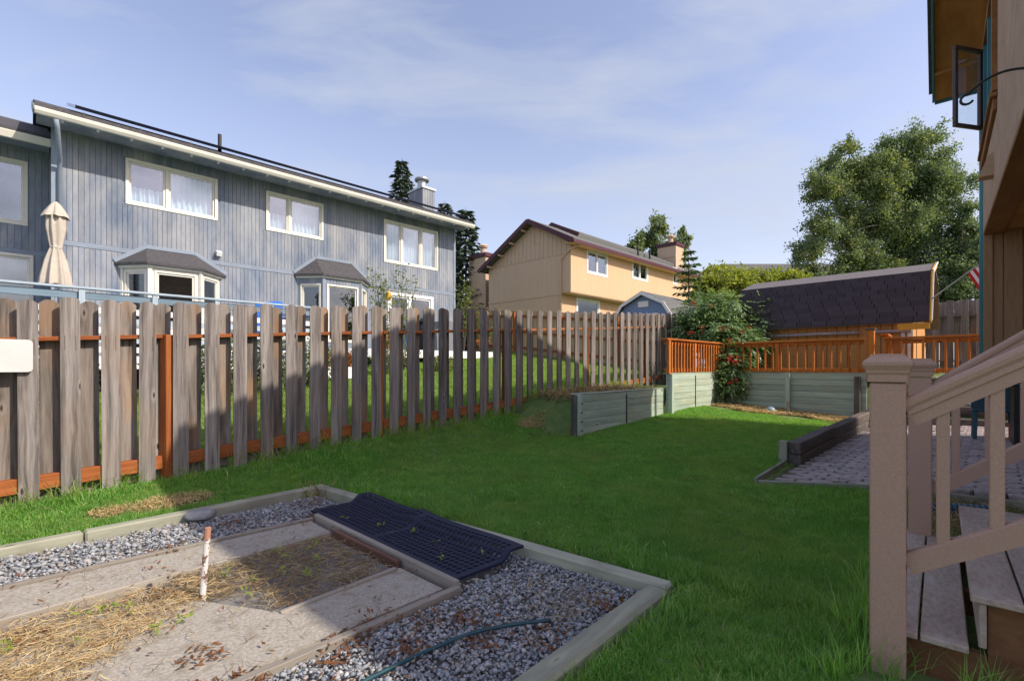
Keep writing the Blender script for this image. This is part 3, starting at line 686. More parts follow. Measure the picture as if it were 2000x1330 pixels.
s, t = region(30000, gr, .05, 2.6, -3.4, -1.35); R = np.clip(rng.lognormal(math.log(.0092), .38, len(s)), .0045, .022); pebbles('grey_gravel', s, t, -.040+rng.uniform(0, .030, len(s)), R, False)
gl = lambda s, t: (t < -4.19) & (t > -4.87) & (s < 2.05) | ((s > 1.84) & (s < 2.1) & (t < -3.4))
s, t = region(13000, gl, -1.2, 2.1, -4.9, -3.4); R = np.clip(rng.lognormal(math.log(.0105), .35, len(s)), .007, .032); pebbles('pale_gravel_strip', s, t, -.04+rng.uniform(0, .028, len(s)), R)
s, t = region(1500, lambda s, t: t < 9, 11.95, 12.05, -1.6, 2.6); pebbles('ledge_gravel', s, t, .355+0*s, np.full(len(s), .016))
s, t = region(1400, lambda s, t: t < 9, 12.18, 12.9, -1.2, 1.8); pebbles('slope_gravel', s, t, ground(s, t)+.01, rng.uniform(.015, .04, len(s)))
# rubber mat with holes
def mat_obj():
    L, Wd = 2.02, .56; nx, ny = 44, 12; px, py = L/nx, Wd/ny
    def H(x, y):  # drapes over the timber frame at its far side
        e = .062*sm(np.array((y-.36)/.10)) + .004*np.sin(x*7+1)*sm(np.array((y-.3)/.2)) + .006*np.sin(x*3.1+y*5)
        return float(.004+e)+ (.02*math.exp(-((x-.9)/.10)**2)*float(sm(np.array((y-.25)/.2))))
    vs, fs = [], []
    def vert(x, y, z=0):
        p = P(1.80+.10*(x-1)*.2+y, -4.32+x+.06*y, .016+H(x, y)+z); vs.append(tuple(p)); return len(vs)-1
    for i in range(nx):
        for j in range(ny):
            x0, y0 = i*px, j*py; cx, cy = x0+px/2, y0+py/2; solid = (i in (0, 21, nx-1)) or j in (0, ny-1) or (j == 6 and False)
            r = .36; ct, cb = [], []
            co = [(x0, y0), (cx, y0), (x0+px, y0), (x0+px, cy), (x0+px, y0+py), (cx, y0+py), (x0, y0+py), (x0, cy)]
            oc = [vert(*q) for q in co]
            if solid: fs.append(oc); continue
            for k_ in range(8):
                a = math.radians(225+45*k_); ct.append(vert(cx+px*r*1.12*math.cos(a), cy+py*r*1.12*math.sin(a), .0))
                cb.append(vert(cx+px*r*math.cos(a), cy+py*r*math.sin(a), -.014))
            for k_ in range(8):
                k2 = (k_+1) % 8; fs.append([oc[k_], oc[k2], ct[k2], ct[k_]]); fs.append([ct[k_], ct[k2], cb[k2], cb[k_]])
    m_ = bpy.data.meshes.new('rubber_mat')
    sk = []
    n = 60
    for (xa, ya, xb, yb) in ((0, 0, L, 0), (L, 0, L, Wd), (L, Wd, 0, Wd), (0, Wd, 0, 0)):
        prev = None
        for k_ in range(n+1):
            x, y = xa+(xb-xa)*k_/n, ya+(yb-ya)*k_/n; a, b = vert(x, y, .0015), vert(x, y, -.016)
            if prev: fs.append([prev[0], prev[1], b, a])
            prev = (a, b)
    o0 = Vector(vs[0]); m_.from_pydata([tuple(Vector(q)-o0) for q in vs], [], fs); m_.materials.append(M['rubber'])
    o = link('rubber_mat', m_, None, Matrix.Translation(o0)); tag(o, 'black rubber drainage mat full of round holes draped over the timber edging', 'mat')
mat_obj()
# stake pipe, second stake, hose, rock, ball, drain pipe
mb = MB(); p = P(.70, -3.20, -.05); q = p + Vector((.028, .01, .43)); mb.tube([p, q], .0165, 12)
def rustpipe():
    m, nt, n, l, b = new_mat('chipped_white_pipe'); v = coords(nt, (1, 1, 1), False); f = noise(nt, v, 28, 4, .7); g = n.new('ShaderNodeTexCoord'); sp = n.new('ShaderNodeSeparateXYZ'); l.new(g.outputs['Object'], sp.inputs[0])
    c = ramp(nt, f, [(.43, (.16, .08, .05)), (.47, (.62, .60, .58))]); tp = ramp(nt, sp.outputs['Z'], [(.355, (0,)*3), (.375, (1,)*3)]); c = mixc(nt, tp, c, (.42, .20, .13))
    l.new(c, b.inputs['Base Color']); b.inputs['Roughness'].default_value = .6; return m
o = mb.build('stake_pipe', rustpipe(), at=p); tag(o, 'short white metal pipe with chipped paint and rusty top standing beside the straw', 'pipe')
mb = MB(); p = P(11.15, -3.05, .27); mb.tube([p, p+Vector((.0, 0, .30))], .022, 10); o = mb.build('marker_stake', M['edging'], at=p); tag(o, 'thin pale stake upright in dry mulch by the blue ball', 'stake')
mb = MB(); p = P(11.05, -3.35, .30)
prof = [(.001, -.10)]+[(.10*math.cos(a), .10*math.sin(a)) for a in np.linspace(-1.5, 1.5, 12)]+[(.001, .10)]
mb.lathe(p+Z*.07, prof, 18); o = mb.build('garden_ball', simple('pale_blue_ceramic', (.30, .42, .45), .2, 7, .35, .05), smooth=True, at=p); tag(o, 'pale blue ceramic ball half sunk in mulch below the back wall', 'garden ball')
hp = [(1.90, -1.62), (1.72, -1.72), (1.52, -1.80), (1.32, -1.84), (1.12, -1.85), (.9, -1.83), (.6, -1.80), (.3, -1.74), (-.1, -1.7)]
def spline(pts, n=6):
    o = []
    for i in range(len(pts)-1):
        p0, p1, p2, p3 = pts[max(i-1, 0)], pts[i], pts[i+1], pts[min(i+2, len(pts)-1)]
        for k_ in range(n):
            u = k_/n; o.append(.5*((2*p1)+(p2-p0)*u+(2*p0-5*p1+4*p2-p3)*u*u+(3*p1-p0-3*p2+p3)*u**3))
    return o+[pts[-1]]
mb = MB(); mb.tube(spline([P(s, t, .002+.006*math.sin(s*9)) for s, t in hp]), .0095, 8); o = mb.build('hose', M['hose'], smooth=True); tag(o, 'thin teal garden hose curving over the grey gravel', 'hose')
def rock(label, p, r, sq=(1, .7, .45), mat=M['rock'], grp=None):
    v = IV2.copy()
    for _ in range(7):
        nn = unit(rng.normal(0, 1, 3)); dd = rng.uniform(.6, .9); pr = v@nn; v -= np.clip(pr-dd, 0, None)[:, None]*nn
    v = v*np.array(sq)*r; o = link('rock', np_mesh('rock', v, IF2, mat), None, Matrix.Translation(Vector(p)) @ Matrix.Rotation(random.uniform(0, 3), 4, 'Z')); tag(o, label, 'rock', grp)
rock('flat pale rock resting against the left timber edging', P(1.05, -4.82, .03), .105, (1.25, .75, .5))
for i, (s, t, r, lb, sq) in enumerate([(12.45, -.72, .20, 'dark rounded rock on gravel above the timber step', (1, .8, .6)), (12.35, -.45, .19, 'pale flat rock beside the dark one above the timber step', (1.2, .8, .4)), (12.5, -.05, .2, 'grey rock on the gravel bank nearest the brown siding', (1, .8, .6))]):
    rock(lb, P(s, t, gz(s, t)+.06), r, sq, M['rock'] if i else simple('dark_rock', (.05, .055, .07), .3, 8, .8, .4))
mb = MB(); c0, c1 = Vector((3.38, 4.05, .13)), Vector((3.85, 3.82, .15)); pts, rad = [], []
for i in range(60): pts.append(c0.lerp(c1, i/59)); rad.append(.052 if i % 4 < 2 else .044)
mb.tube(pts, rad, 16); o = mb.build('drain_pipe', M['chair'], smooth=False, at=c0); tag(o, 'short black corrugated drain pipe lying in dry grass beside stairs', 'pipe')
# straw, dead leaves, weeds
def litter(name, n, fn, box, L, W, mat, z=.0, up=.15, zj=.03, curl=.8):
    s, t = region(n, fn, *box); k_ = len(s); zz = ground(s, t)+.012 if z == 'g' else z; C = np.stack([(s+t)*R2, (s-t)*R2, zz+rng.uniform(0, zj, k_)], 1); a = rng.uniform(0, 6.283, k_)
    D = np.stack([np.cos(a), np.sin(a), rng.normal(0, up, k_)], 1); return strands_obj(name, C, D, rng.uniform(.5, 1.3, k_)*L, W, mat, curl, kind='stuff', up=up*.5)
rs = np.random.default_rng(5)
pit = lambda s, t: (t > -3.68) & (t < -2.78+.0*s) & (s < 1.66) & (s > .62-.0*t) & ~((t > -3.15) & (s < .92))
over = lambda s, t: (t > -3.52) & (s <= .80) & (t < -2.98+.85*(.44-s)+rng.normal(0, .07, len(s))) & (s > -1.2) & (t < -2.2)
litter('straw_over_slab', 8500, over, (-1.0, .85, -3.55, -2.2), .10, .0035, M['straw_light'], -.012, .08, .02)
litter('straw', 9500, pit, (-1.5, 1.7, -3.7, -2.6), .10, .0035, M['straw'], -.035, .10, .035)
litter('straw_scraps', 700, lambda s, t: t < 9, (-.8, 2.2, -4.8, -1.5), .09, .003, M['straw'], .0, .1, .012)
litter('straw_on_gravel', 500, lambda s, t: np.hypot(s-2.1, t+1.72) < .34*rng.random(len(s))+.08, (1.6, 2.5, -2.2, -1.3), .12, .003, M['straw'], -.02, .45, .03)
litter('dead_grass_on_patio', 1400, lambda s, t: ((t < -1.5+.55*rng.random(len(s))**2) | (s < 5.55+.5*(t+1.73)+.35*rng.random(len(s))**2)) & (s > 5.4+.54*(t+1.73)), (5.1, 7.6, -1.72, -.85), .08, .0035, M['straw'], .105, .18, .02)
litter('dead_grass_by_drain', 4200, lambda s, t: t < 9, (4.1, 5.75, -.42, .6), .12, .004, M['straw'], 'g', .35, .03)
litter('dry_grass_at_bed_corner', 420, lambda s, t: np.hypot(s-2.08, t+4.93) < .16, (1.8, 2.3, -5.1, -4.6), .13, .0035, M['straw'], -.02, .9, .03)
litter('dry_mulch', 9000, lambda s, t: (s > 10.7+.2*np.sin(t*4)) & (s < 11.7), (10.4, 11.7, -4.5, -1.9), .10, .010, M['straw_light'], 'g', .12, .05)
litter('dry_grass_behind_low_wall', 2600, lambda s, t: t < 9, (6.5, 8.9, -5.95, -4.8), .20, .009, M['straw'], 'g', .5, .03)
litter('dead_straw_heap', 260, lambda s, t: np.hypot(s-5.75, (t+5.25)*1.2) < .38, (5, 6.6, -5.9, -4.75), .16, .006, M['straw'], 'g', .12, .05)
litter('worn_yellow_turf', 42000, lambda s, t: (np.hypot(s-.50, (t+5.42)*1.3) < .15) | (np.hypot((s-.92)*.65, (t+5.40)*1.5) < .22) | (np.hypot((s-6.0)*.8, (t+5.55)*1.5) < .27), (0, 6.5, -5.9, -5.1), .045, .004, M['straw_light'], 'g', .4, .03)
def leaves_flat(name, n, fn, box, L, mat, z, tilt=.4):
    s, t = region(n, fn, *box); k_ = len(s); zz = ground(s, t)+.030 if z == 'g' else z; C = np.stack([(s+t)*R2, (s-t)*R2, zz+rng.uniform(0, .015, k_)], 1); a = rng.uniform(0, 6.283, k_)
    D = np.stack([np.cos(a), np.sin(a), rng.normal(0, tilt, k_)], 1); N = np.stack([rng.normal(0, tilt, k_), rng.normal(0, tilt, k_), np.ones(k_)], 1)
    return leaves_obj(name, C, D, N, rng.uniform(.6, 1.3, k_)*L, rng.uniform(.25, .5, k_)*L, mat, kind='stuff')
cl = np.array([(.72, -1.9), (.9, -1.78), (1.45, -2.05), (1.6, -1.95), (.42, -2.28), (.3, -2.3), (.62, -2.2), (1.0, -2.12), (1.32, -2.26), (1.1, -2.2), (1.55, -1.75), (1.25, -1.95), (1.75, -1.55), (1.0, -1.65), (2.28, -1.55), (2.33, -1.45), (.35, -2.2), (.5, -2.25), (.2, -2.35), (1.75, -4.2), (1.9, -4.6), (1.2, -4.5), (.7, -4.2), (.55, -2.55), (.55, -3.4), (.0, -3.3), (2.0, -3.0), (2.15, -2.6), (1.95, -3.6)])
def near(s, t): return (np.min(np.hypot(s[:, None]-cl[None, :, 0], t[:, None]-cl[None, :, 1]), 1) < .10)
leaves_flat('dead_leaves', 17000, near, (-.1, 2.45, -4.8, -1.4), .034, M['deadleaf'], -.012)
leaves_flat('scattered_dead_leaves', 520, lambda s, t: t < 9, (-.8, 2.3, -4.8, -1.4), .035, M['deadleaf'], -.005)
wd = rng.uniform([-.5, -3.6], [1.5, -2.9], (26, 2)); wd = np.concatenate([wd, [[1.9, -3.9], [2.0, -3.5], [2.1, -2.9], [1.95, -2.6], [2.12, -3.2], [2.16, -2.45], [1.25, -3.0], [1.22, -3.02]]])
leaves_flat('small_weeds', 16000, lambda s, t: (np.min(np.hypot(s[:, None]-wd[None, :, 0], t[:, None]-wd[None, :, 1]), 1) < .028), (-.6, 2.3, -4, -2.3), .036, M['weed'], .02, .7)

cc_ = np.stack([rng.uniform(2.3, 8.5, 60), rng.uniform(-5.6, -1.5, 60)], 1); cr_ = rng.uniform(.03, .10, 60)
leaves_flat('lawn_clover', 60000, lambda s, t: (np.min(np.hypot(s[:, None]-cc_[None, :, 0], t[:, None]-cc_[None, :, 1])-cr_[None, :], 1) < 0) & lawn_mask(s, t), (2.3, 8.5, -5.6, -1.5), .028, M['weed'], 'g', .5)

litter('lawn_thatch', 6000, lambda s, t: lawn_mask(s, t) & (np.sin(s*1.9+t)+np.cos(t*2.3-s*.7)+rng.normal(0, .6, len(s)) > .6), (-1, 8, -6, -1.2), .06, .0028, M['straw_light'], 'g', .3, .035)
# ------------------------------------------------------------------ walls with openings
def free_rects(x0, x1, z0, z1, ops):
    xs = sorted({x0, x1, *[min(max(o[0], x0), x1) for o in ops], *[min(max(o[1], x0), x1) for o in ops]}); out = []
    for a, b in zip(xs[:-1], xs[1:]):
        if b-a < 1e-4: continue
        m = (a+b)/2; zz = [(z0, z1)]
        for o in ops:
            if o[0] < m < o[1]:
                nz2 = []
                for p, q in zz:
                    if o[3] <= p or o[2] >= q: nz2.append((p, q)); continue
                    if o[2] > p: nz2.append((p, o[2]))
                    if o[3] < q: nz2.append((o[3], q))
                zz = nz2
        out += [(a, b, p, q) for p, q in zz if q-p > 1e-3]
    return out
def wall(parent, O, U, N, x0, x1, z0, z1, ops, mat, pw=None, th=.12, name='wall', plank_mat=None, pieces=True, gap=.006, pth=.018, planks=True):
    mb = MB()
    for a, b, p, q in free_rects(x0, x1, z0, z1, ops):
        mb.box(O+U*a+Z*(p+q)/2-N*th/2, O+U*b+Z*(p+q)/2-N*th/2, th, q-p)
    w = mb.build(name, mat, parent)
    if pw:
        n = max(1, round((x1-x0)/pw)); pw = (x1-x0)/n; pm = plank_mat or mat; m2 = MB()
        for i in range(n):
            a, b = x0+i*pw+gap/2, x0+(i+1)*pw-gap/2
            for _, _, p, q in free_rects(a, b, z0, z1, [o for o in ops if o[0] < b and o[1] > a]) if False else plank_cuts(a, b, z0, z1, ops):
                c = O+U*(a+b)/2+N*pth/2
                if pieces: bar('plank', c+Z*p, c+Z*q, b-a, pth, pm, w, N, .003)
                else: m2.box(c+Z*p, c+Z*q, b-a, pth, N)
        if not pieces: m2.build('siding_planks', pm, w, 'stuff')
    return w
def plank_cuts(a, b, z0, z1, ops):
    zz = [(z0, z1)]
    for o in ops:
        if min(b, o[1])-max(a, o[0]) > .25*(b-a):
            nz2 = []
            for p, q in zz:
                if o[3] <= p or o[2] >= q: nz2.append((p, q)); continue
                if o[2]-p > .02: nz2.append((p, o[2]))
                if q-o[3] > .02: nz2.append((o[3], q))
            zz = nz2
    return [(0, 0, p, q) for p, q in zz]
def window(parent, O, U, N, x0, x1, z0, z1, divs=(), casing=.09, mat=None, glass=None, curtain=None, proud=.035, name='window', sash=.045, room=True, deep=.10):
    mat = mat or M['cream']; glass = glass or M['glass']; mb = MB(); c = casing; th = proud+deep; off = N*(proud-th/2)
    def hb(xa, xb, z, h, t_=th, o_=None): mb.box(O+U*xa+Z*z+(off if o_ is None else o_), O+U*xb+Z*z+(off if o_ is None else o_), t_, h, Z, .004)
    def vb(x, za, zb, w, t_=th, o_=None): mb.box(O+U*x+Z*za+(off if o_ is None else o_), O+U*x+Z*zb+(off if o_ is None else o_), w, t_, N, .004)
    hb(x0-c, x1+c, z1+c/2, c); hb(x0-c, x1+c, z0-c/2, c); vb(x0-c/2, z0+.001, z1-.001, c); vb(x1+c/2, z0+.001, z1-.001, c)
    xs = [x0]+[x0+(x1-x0)*d for d in divs]+[x1]
    for x in xs[1:-1]: vb(x, z0+.001, z1-.001, .07, .09, N*-.02)
    s2 = -N*.03
    for a, b in zip(xs[:-1], xs[1:]):
        a2 = a+(.036 if a != x0 else .002); b2 = b-(.036 if b != x1 else .002)
        hb(a2, b2, z0+sash/2+.002, sash, .05, s2); hb(a2, b2, z1-sash/2-.002, sash, .05, s2); vb(a2+sash/2, z0+sash+.004, z1-sash-.004, sash, .05, s2); vb(b2-sash/2, z0+sash+.004, z1-sash-.004, sash, .05, s2)
    w = mb.build(name, mat, parent)
    for a, b in zip(xs[:-1], xs[1:]):
        a2 = a+(.036 if a != x0 else .002)+sash*.8; b2 = b-(.036 if b != x1 else .002)-sash*.8
        bar('pane', O+U*a2+Z*(z0+z1)/2-N*.032, O+U*b2+Z*(z0+z1)/2-N*.032, .006, z1-z0-1.6*sash, glass, w, Z, 0.0)
    if room:
        mb = MB(); d = 1.2; ce = O+U*(x0+x1)/2+Z*(z0+z1)/2
        k_ = .06
        pts = [O+U*(x0-k_)+Z*(z0-k_), O+U*(x1+k_)+Z*(z0-k_), O+U*(x1+k_)+Z*(z1+k_), O+U*(x0-k_)+Z*(z1+k_)]; bk = [p-N*d for p in pts]; fr = [p-N*.14 for p in pts]
        n0 = len(mb.v); mb.v += [tuple(p) for p in fr+bk]; mb.f += [[4, 5, 6, 7], [0, 1, 5, 4], [1, 2, 6, 5], [2, 3, 7, 6], [3, 0, 4, 7]]
        mb.build('room_lining', M['dark_room'], w)
    if curtain:
        for ca, cb, zb, zt in [(*q, 1.02)[:4] for q in curtain]:
            xa, xb = x0+(x1-x0)*ca, x0+(x1-x0)*cb; n = 60; vs, fs = [], []
            for i in range(n+1):
                x = xa+(xb-xa)*i/n; dpt = -.20+.05*math.sin(i*.8+ca*9)+.025*math.sin(i*.37+1)
                vs += [tuple(O+U*x+N*dpt+Z*(z0+(z1-z0)*zb)), tuple(O+U*x+N*dpt+Z*(z0+(z1-z0)*zt))]
            for i in range(n): fs.append([2*i, 2*i+2, 2*i+3, 2*i+1])
            o0 = Vector(vs[0]); m_ = bpy.data.meshes.new('curtain'); m_.from_pydata([tuple(Vector(q)-o0) for q in vs], [], fs); m_.materials.append(M['curtain'])
            m_.polygons.foreach_set('use_smooth', [True]*n); link('curtain', m_, w, Matrix.Translation(o0))
    return w

# ------------------------------------------------------------------ blue-grey house
WT = -15.1
bh = thing('blue_grey_house', 'two storey blue grey plank house with solar panels and two bay windows', 'house', P(6, -15.1, 1.3))
O = P(0, WT, 0); SL, SR = .42, 11.85
upw = [(1.75, 3.60, 5.36, 6.36), (4.98, 6.55, 5.36, 6.38), (8.83, 11.00, 5.02, 6.38)]
wall(bh, O, A, B, SL, SR, 4.20, 6.98, [(a-.08, b+.08, p-.08, q+.08) for a, b, p, q in upw], M['blue_siding'], .100)
bays = [(1.62, 3.72, 1.6, 3.82), (5.85, 8.10, 1.6, 4.1)]; door = (9.02, 10.75, 1.86, 3.82)
wall(bh, O, A, B, SL, SR, 1.3, 4.08, [(a+.05, b-.05, p, q) for a, b, p, q in bays]+[(door[0]-.08, door[1]+.08, 1.82, door[3]+.08)], M['blue_siding'], .100)
bar('belt_board', P(SL, WT+.014, 4.14), P(SR, WT+.014, 4.14), .03, .115, M['blue_trim'], bh)
bar('corner_board', P(SR+.02, WT+.012, 1.3), P(SR+.02, WT+.012, 6.95), .10, .05, M['blue_trim'], bh, B)
bar('corner_board', P(SL+.0, WT+.012, 1.3), P(SL+.0, WT+.012, 6.7), .12, .05, M['blue_trim'], bh, B)
window(bh, O, A, B, *upw[0], divs=(.42,), curtain=[(.02, .40, .02, .45), (.45, .98, .02, .98)], casing=.07)
window(bh, O, A, B, *upw[1], divs=(.38,), curtain=[(.02, .36, .02, .5), (.40, .98, .02, .98)], casing=.07)
window(bh, O, A, B, *upw[2], divs=(.30, .68), curtain=[(.02, .30, .02), (.31, .67, .0), (.70, .98, .0)], casing=.07)
# sliding door
window(bh, O, A, B, *door, divs=(.46,), casing=.11, mat=M['white'], name='sliding_door', sash=.06, glass=M['glass_low'])
# other walls
mb = MB(); mb.box(P(SR-.06, WT-.16, 4.1), P(SR-.06, -23.4, 4.1), .12, 5.6); mb.box(P(SL+.06, WT-.16, 4.1), P(SL+.06, -23.4, 4.1), .12, 5.6); mb.box(P(SL, -23.5, 4.1), P(SR, -23.5, 4.1), .12, 5.6)
mb.build('side_wall', M['blue_siding'], bh)
# roof
pit = .40; eT, eZ = -14.30, 6.74; rT = -19.3; rZ = eZ+pit*(eT-rT)
def slope_roof(mbx, s0, s1, ta, za, tb, zb, th=.14): mbx.prism([P(s0, ta, za), P(s0, tb, zb), P(s0, tb, zb+th), P(s0, ta, za+th)], A*(s1-s0))
mb = MB(); slope_roof(mb, SL-.33, SR+.30, eT, eZ, rT, rZ); slope_roof(mb, SL-.33, SR+.30, -24.3, eZ, rT-.001, rZ)
mb.prism([P(SL+.12, WT-.16, 6.9), P(SL+.12, -23.4, 6.9), P(SL+.12, rT, rZ-.1)], A*.1); mb.prism([P(SR-.12, WT-.16, 6.9), P(SR-.12, -23.4, 6.9), P(SR-.12, rT, rZ-.1)], A*.1)
mb.build('roof', M['roof_dark'], bh)
mb = MB(); mb.prism([P(0, eT+.10, 6.70), P(0, eT+.02, 6.59), P(0, eT-.0, 6.59), P(0, eT-.0, 6.73), P(0, eT+.12, 6.73)], A*1); 
g = MB(); g.prism([P(SL-.33, eT+.13, 6.735), P(SL-.33, eT+.12, 6.68), P(SL-.33, eT+.08, 6.625), P(SL-.33, eT+.005, 6.625), P(SL-.33, eT+.005, 6.75), P(SL-.33, eT+.13, 6.75)], A*(SR-SL+.66)); g.build('gutter', M['cream'], bh)
bar('soffit', P(SL-.3, eT-.38, 6.70), P(SR+.28, eT-.38, 6.70), .74, .02, M['blue_siding'], bh)
for i in range(20): bar('rafter_tail', P(SL+.1+.6*i, eT-.14, 6.655), P(SL+.1+.6*i, eT-.01, 6.655), .045, .07, M['white'], bh)
bar('fascia', P(SL-.345, eT+.02, eZ-.02), P(SL-.345, rT, rZ-.02), .03, .20, M['blue_trim'], bh)
# solar panels
k = 0
for r_ in range(2):
    for i in range(11):
        s0 = .75+1.03*i
        if r_ == 1 and i > 8: continue
        ta, tb = eT-.35-1.72*r_, eT-.35-1.72*(r_+1)+.04; za, zb = eZ+pit*(eT-ta)+.27, eZ+pit*(eT-tb)+.27
        up = (Z+B*pit).normalized(); bar('solar_panel', P(s0+.5, ta, za), P(s0+.5, tb, zb), 1.01, .075, M['solar'], bh, up, .003)
for s0 in np.arange(.9, 12, 1.03): bar('panel_mount', P(float(s0), eT-.42, eZ+.16), P(float(s0), eT-.42, eZ+.34), .05, .05, M['black'], bh, B)
mb = MB(); mb.tube([P(3.92, eT-1.6, 7.3), P(3.92, eT-1.6, 8.02)], .05, 10); mb.build('vent_pipe', M['black'], bh)
# chimney
ch = MB(); ch.box(P(12.0, -17.5, 6.9), P(12.0, -17.5, 8.80), .62, 1.0, B); chim = ch.build('chimney', M['blue_siding'], bh)
for i in range(5): bar('plank', P(11.75+.124*i, -16.99, 7.2), P(11.75+.124*i, -16.99, 8.78), .115, .018, M['blue_siding'], chim, B)
for i in range(8): bar('plank', P(11.682, -17.94+.125*i, 7.2), P(11.682, -17.94+.125*i, 8.78), .117, .018, M['blue_siding'], chim, A)
bar('cap', P(11.64, -17.5, 8.84), P(12.36, -17.5, 8.84), 1.12, .09, M['steel'], chim)
mb = MB(); c_ = P(12.0, -17.5, 8.88); mb.lathe(c_, [(.19, 0), (.19, .42)], 16); mb.lathe(c_, [(.30, .40), (.32, .44), (.30, .50), (.12, .54)], 16); mb.build('flue', M['steel'], chim, smooth=False)
# bays
def bay(label, s0, s1, f0, f1, d, zb, zt, zr, panes_z, band):
    b = MB(); p = [P(s0, WT, 0), P(f0, WT+d, 0), P(f1, WT+d, 0), P(s1, WT, 0)]
    bw = None
    for i, (a, c) in enumerate(zip(p[:-1], p[1:])):
        U_ = (c-a).normalized(); N_ = Vector((U_.y, -U_.x, 0)); L = (c-a).length
        if N_.dot(B) < 0: N_ = -N_
        e = .14 if i == 1 else .12; op = (e, L-e, panes_z[0], panes_z[1])
        wall(bh, a, U_, N_, 0, L, zb, zt, [op], M['blue_siding'] if band else M['cream'], .10 if band else None, .07, 'bay_wall')
        window(bh, a, U_, N_, *op, casing=.05, proud=.022+(.02 if band else 0), name='bay_window', sash=.04, glass=M['glass_low'], room=False, deep=.06)
        bar('corner_post', a+Z*zb+N_*.01, a+Z*zt+N_*.01, .09, .06, M['cream'] if not band else M['blue_trim'], bh, N_)
        bar('frieze', a+Z*(zt+.05)-U_*.05+N_*.05, c+Z*(zt+.05)+U_*.05+N_*.05, .05, .13, M['cream'], bh)
    o_ = .14; r = MB(); q = [P(s0-.16, WT+.02, zt+.10), P(f0-.07, WT+d+o_, zt+.10), P(f1+.07, WT+d+o_, zt+.10), P(s1+.16, WT+.02, zt+.10)]; tp = [P(f0+.0, WT+.02, zr), P(f1-.0, WT+.02, zr)]
    n0 = 0; r.v = [tuple(x) for x in q+tp+[x+Z*-.06 for x in q]]; r.f = [[0, 1, 4], [1, 2, 5, 4], [2, 3, 5], [0, 6, 7, 1], [1, 7, 8, 2], [2, 8, 9, 3], [6, 9, 8, 7], [0, 4, 5, 3]]
    r.build('bay_roof', M['roof_dark'], bh)
    for a, c in ((q[0], tp[0]), (tp[0], tp[1]), (tp[1], q[3])): bar('flashing', a+Z*.04+B*.01, c+Z*.04+B*.01, .04, .09, M['blue_trim'], bh)
    rm = MB(); rm.v = [tuple(P(s0+.1, WT-2, zb)), tuple(P(s1-.1, WT-2, zb)), tuple(P(s1-.1, WT-2, zt)), tuple(P(s0+.1, WT-2, zt)), tuple(P(s0+.1, WT-.13, zb)), tuple(P(s1-.1, WT-.13, zb)), tuple(P(s1-.1, WT-.13, zt)), tuple(P(s0+.1, WT-.13, zt))]
    rm.f = [[0, 1, 2, 3], [0, 4, 7, 3], [1, 5, 6, 2], [3, 2, 6, 7], [0, 1, 5, 4]]; rm.build('room_lining', M['dark_room'], bh)
bay('a', 1.62, 3.72, 2.08, 3.14, .6, 2.0, 3.72, 4.26, (2.3, 3.60), False)
bay('b', 5.85, 8.10, 6.37, 7.58, .6, 1.75, 4.02, 4.68, (2.1, 3.78), True)
# small wall fittings
bar('wall_vent', P(3.68, WT+.03, 4.42), P(3.68, WT+.16, 4.36), .13, .12, M['white'], bh)
# downspout
mb = MB(); mb.tube([P(.42, eT+.06, 6.6), P(.44, eT+.02, 6.45), P(.50, WT+.25, 5.95), P(.50, WT+.09, 5.8), P(.50, WT+.09, 1.6)], .045, 8); mb.build('downspout', M['blue_trim'], bh, smooth=True)
# set-back left wing
O2 = P(0, -17.0, 0); wv = (-1.9, -.75, 4.95, 6.1)
wing = [(-1.35, -.08, 4.85, 6.3), (-1.5, .02, 2.4, 4.0)]
wall(bh, O2, A, B, -6, .60, 4.20, 7.0, [(a-.06, b+.06, p-.06, q+.06) for a, b, p, q in wing[:1]], M['blue_siding'], .12)
wall(bh, O2, A, B, -6, .60, 1.3, 4.08, [(a-.06, b+.06, p-.06, q+.06) for a, b, p, q in wing[1:]], M['blue_siding'], .12)
bar('belt_board', P(-6, -16.986, 4.14), P(.6, -16.986, 4.14), .03, .115, M['blue_trim'], bh)
for w_ in wing: window(bh, O2, A, B, *w_, divs=(.5,), casing=.07, curtain=None)
mb = MB(); slope_roof(mb, -6.3, SL-.02, -16.2, 6.74, -20.5, 6.74+.4*4.3); slope_roof(mb, -6.3, SL-.02, -24.8, 6.74, -20.501, 6.74+.4*4.3); mb.build('roof', M['roof_dark'], bh)
g = MB(); g.prism([P(-6.3, -16.07, 6.74), P(-6.3, -16.12, 6.60), P(-6.3, -16.195, 6.60), P(-6.3, -16.195, 6.76), P(-6.3, -16.07, 6.76)], A*(6.3+.38)); g.build('gutter', M['cream'], bh)
bar('soffit', P(-6.3, -16.6, 6.71), P(SL-.05, -16.6, 6.71), .72, .02, M['blue_trim'], bh)

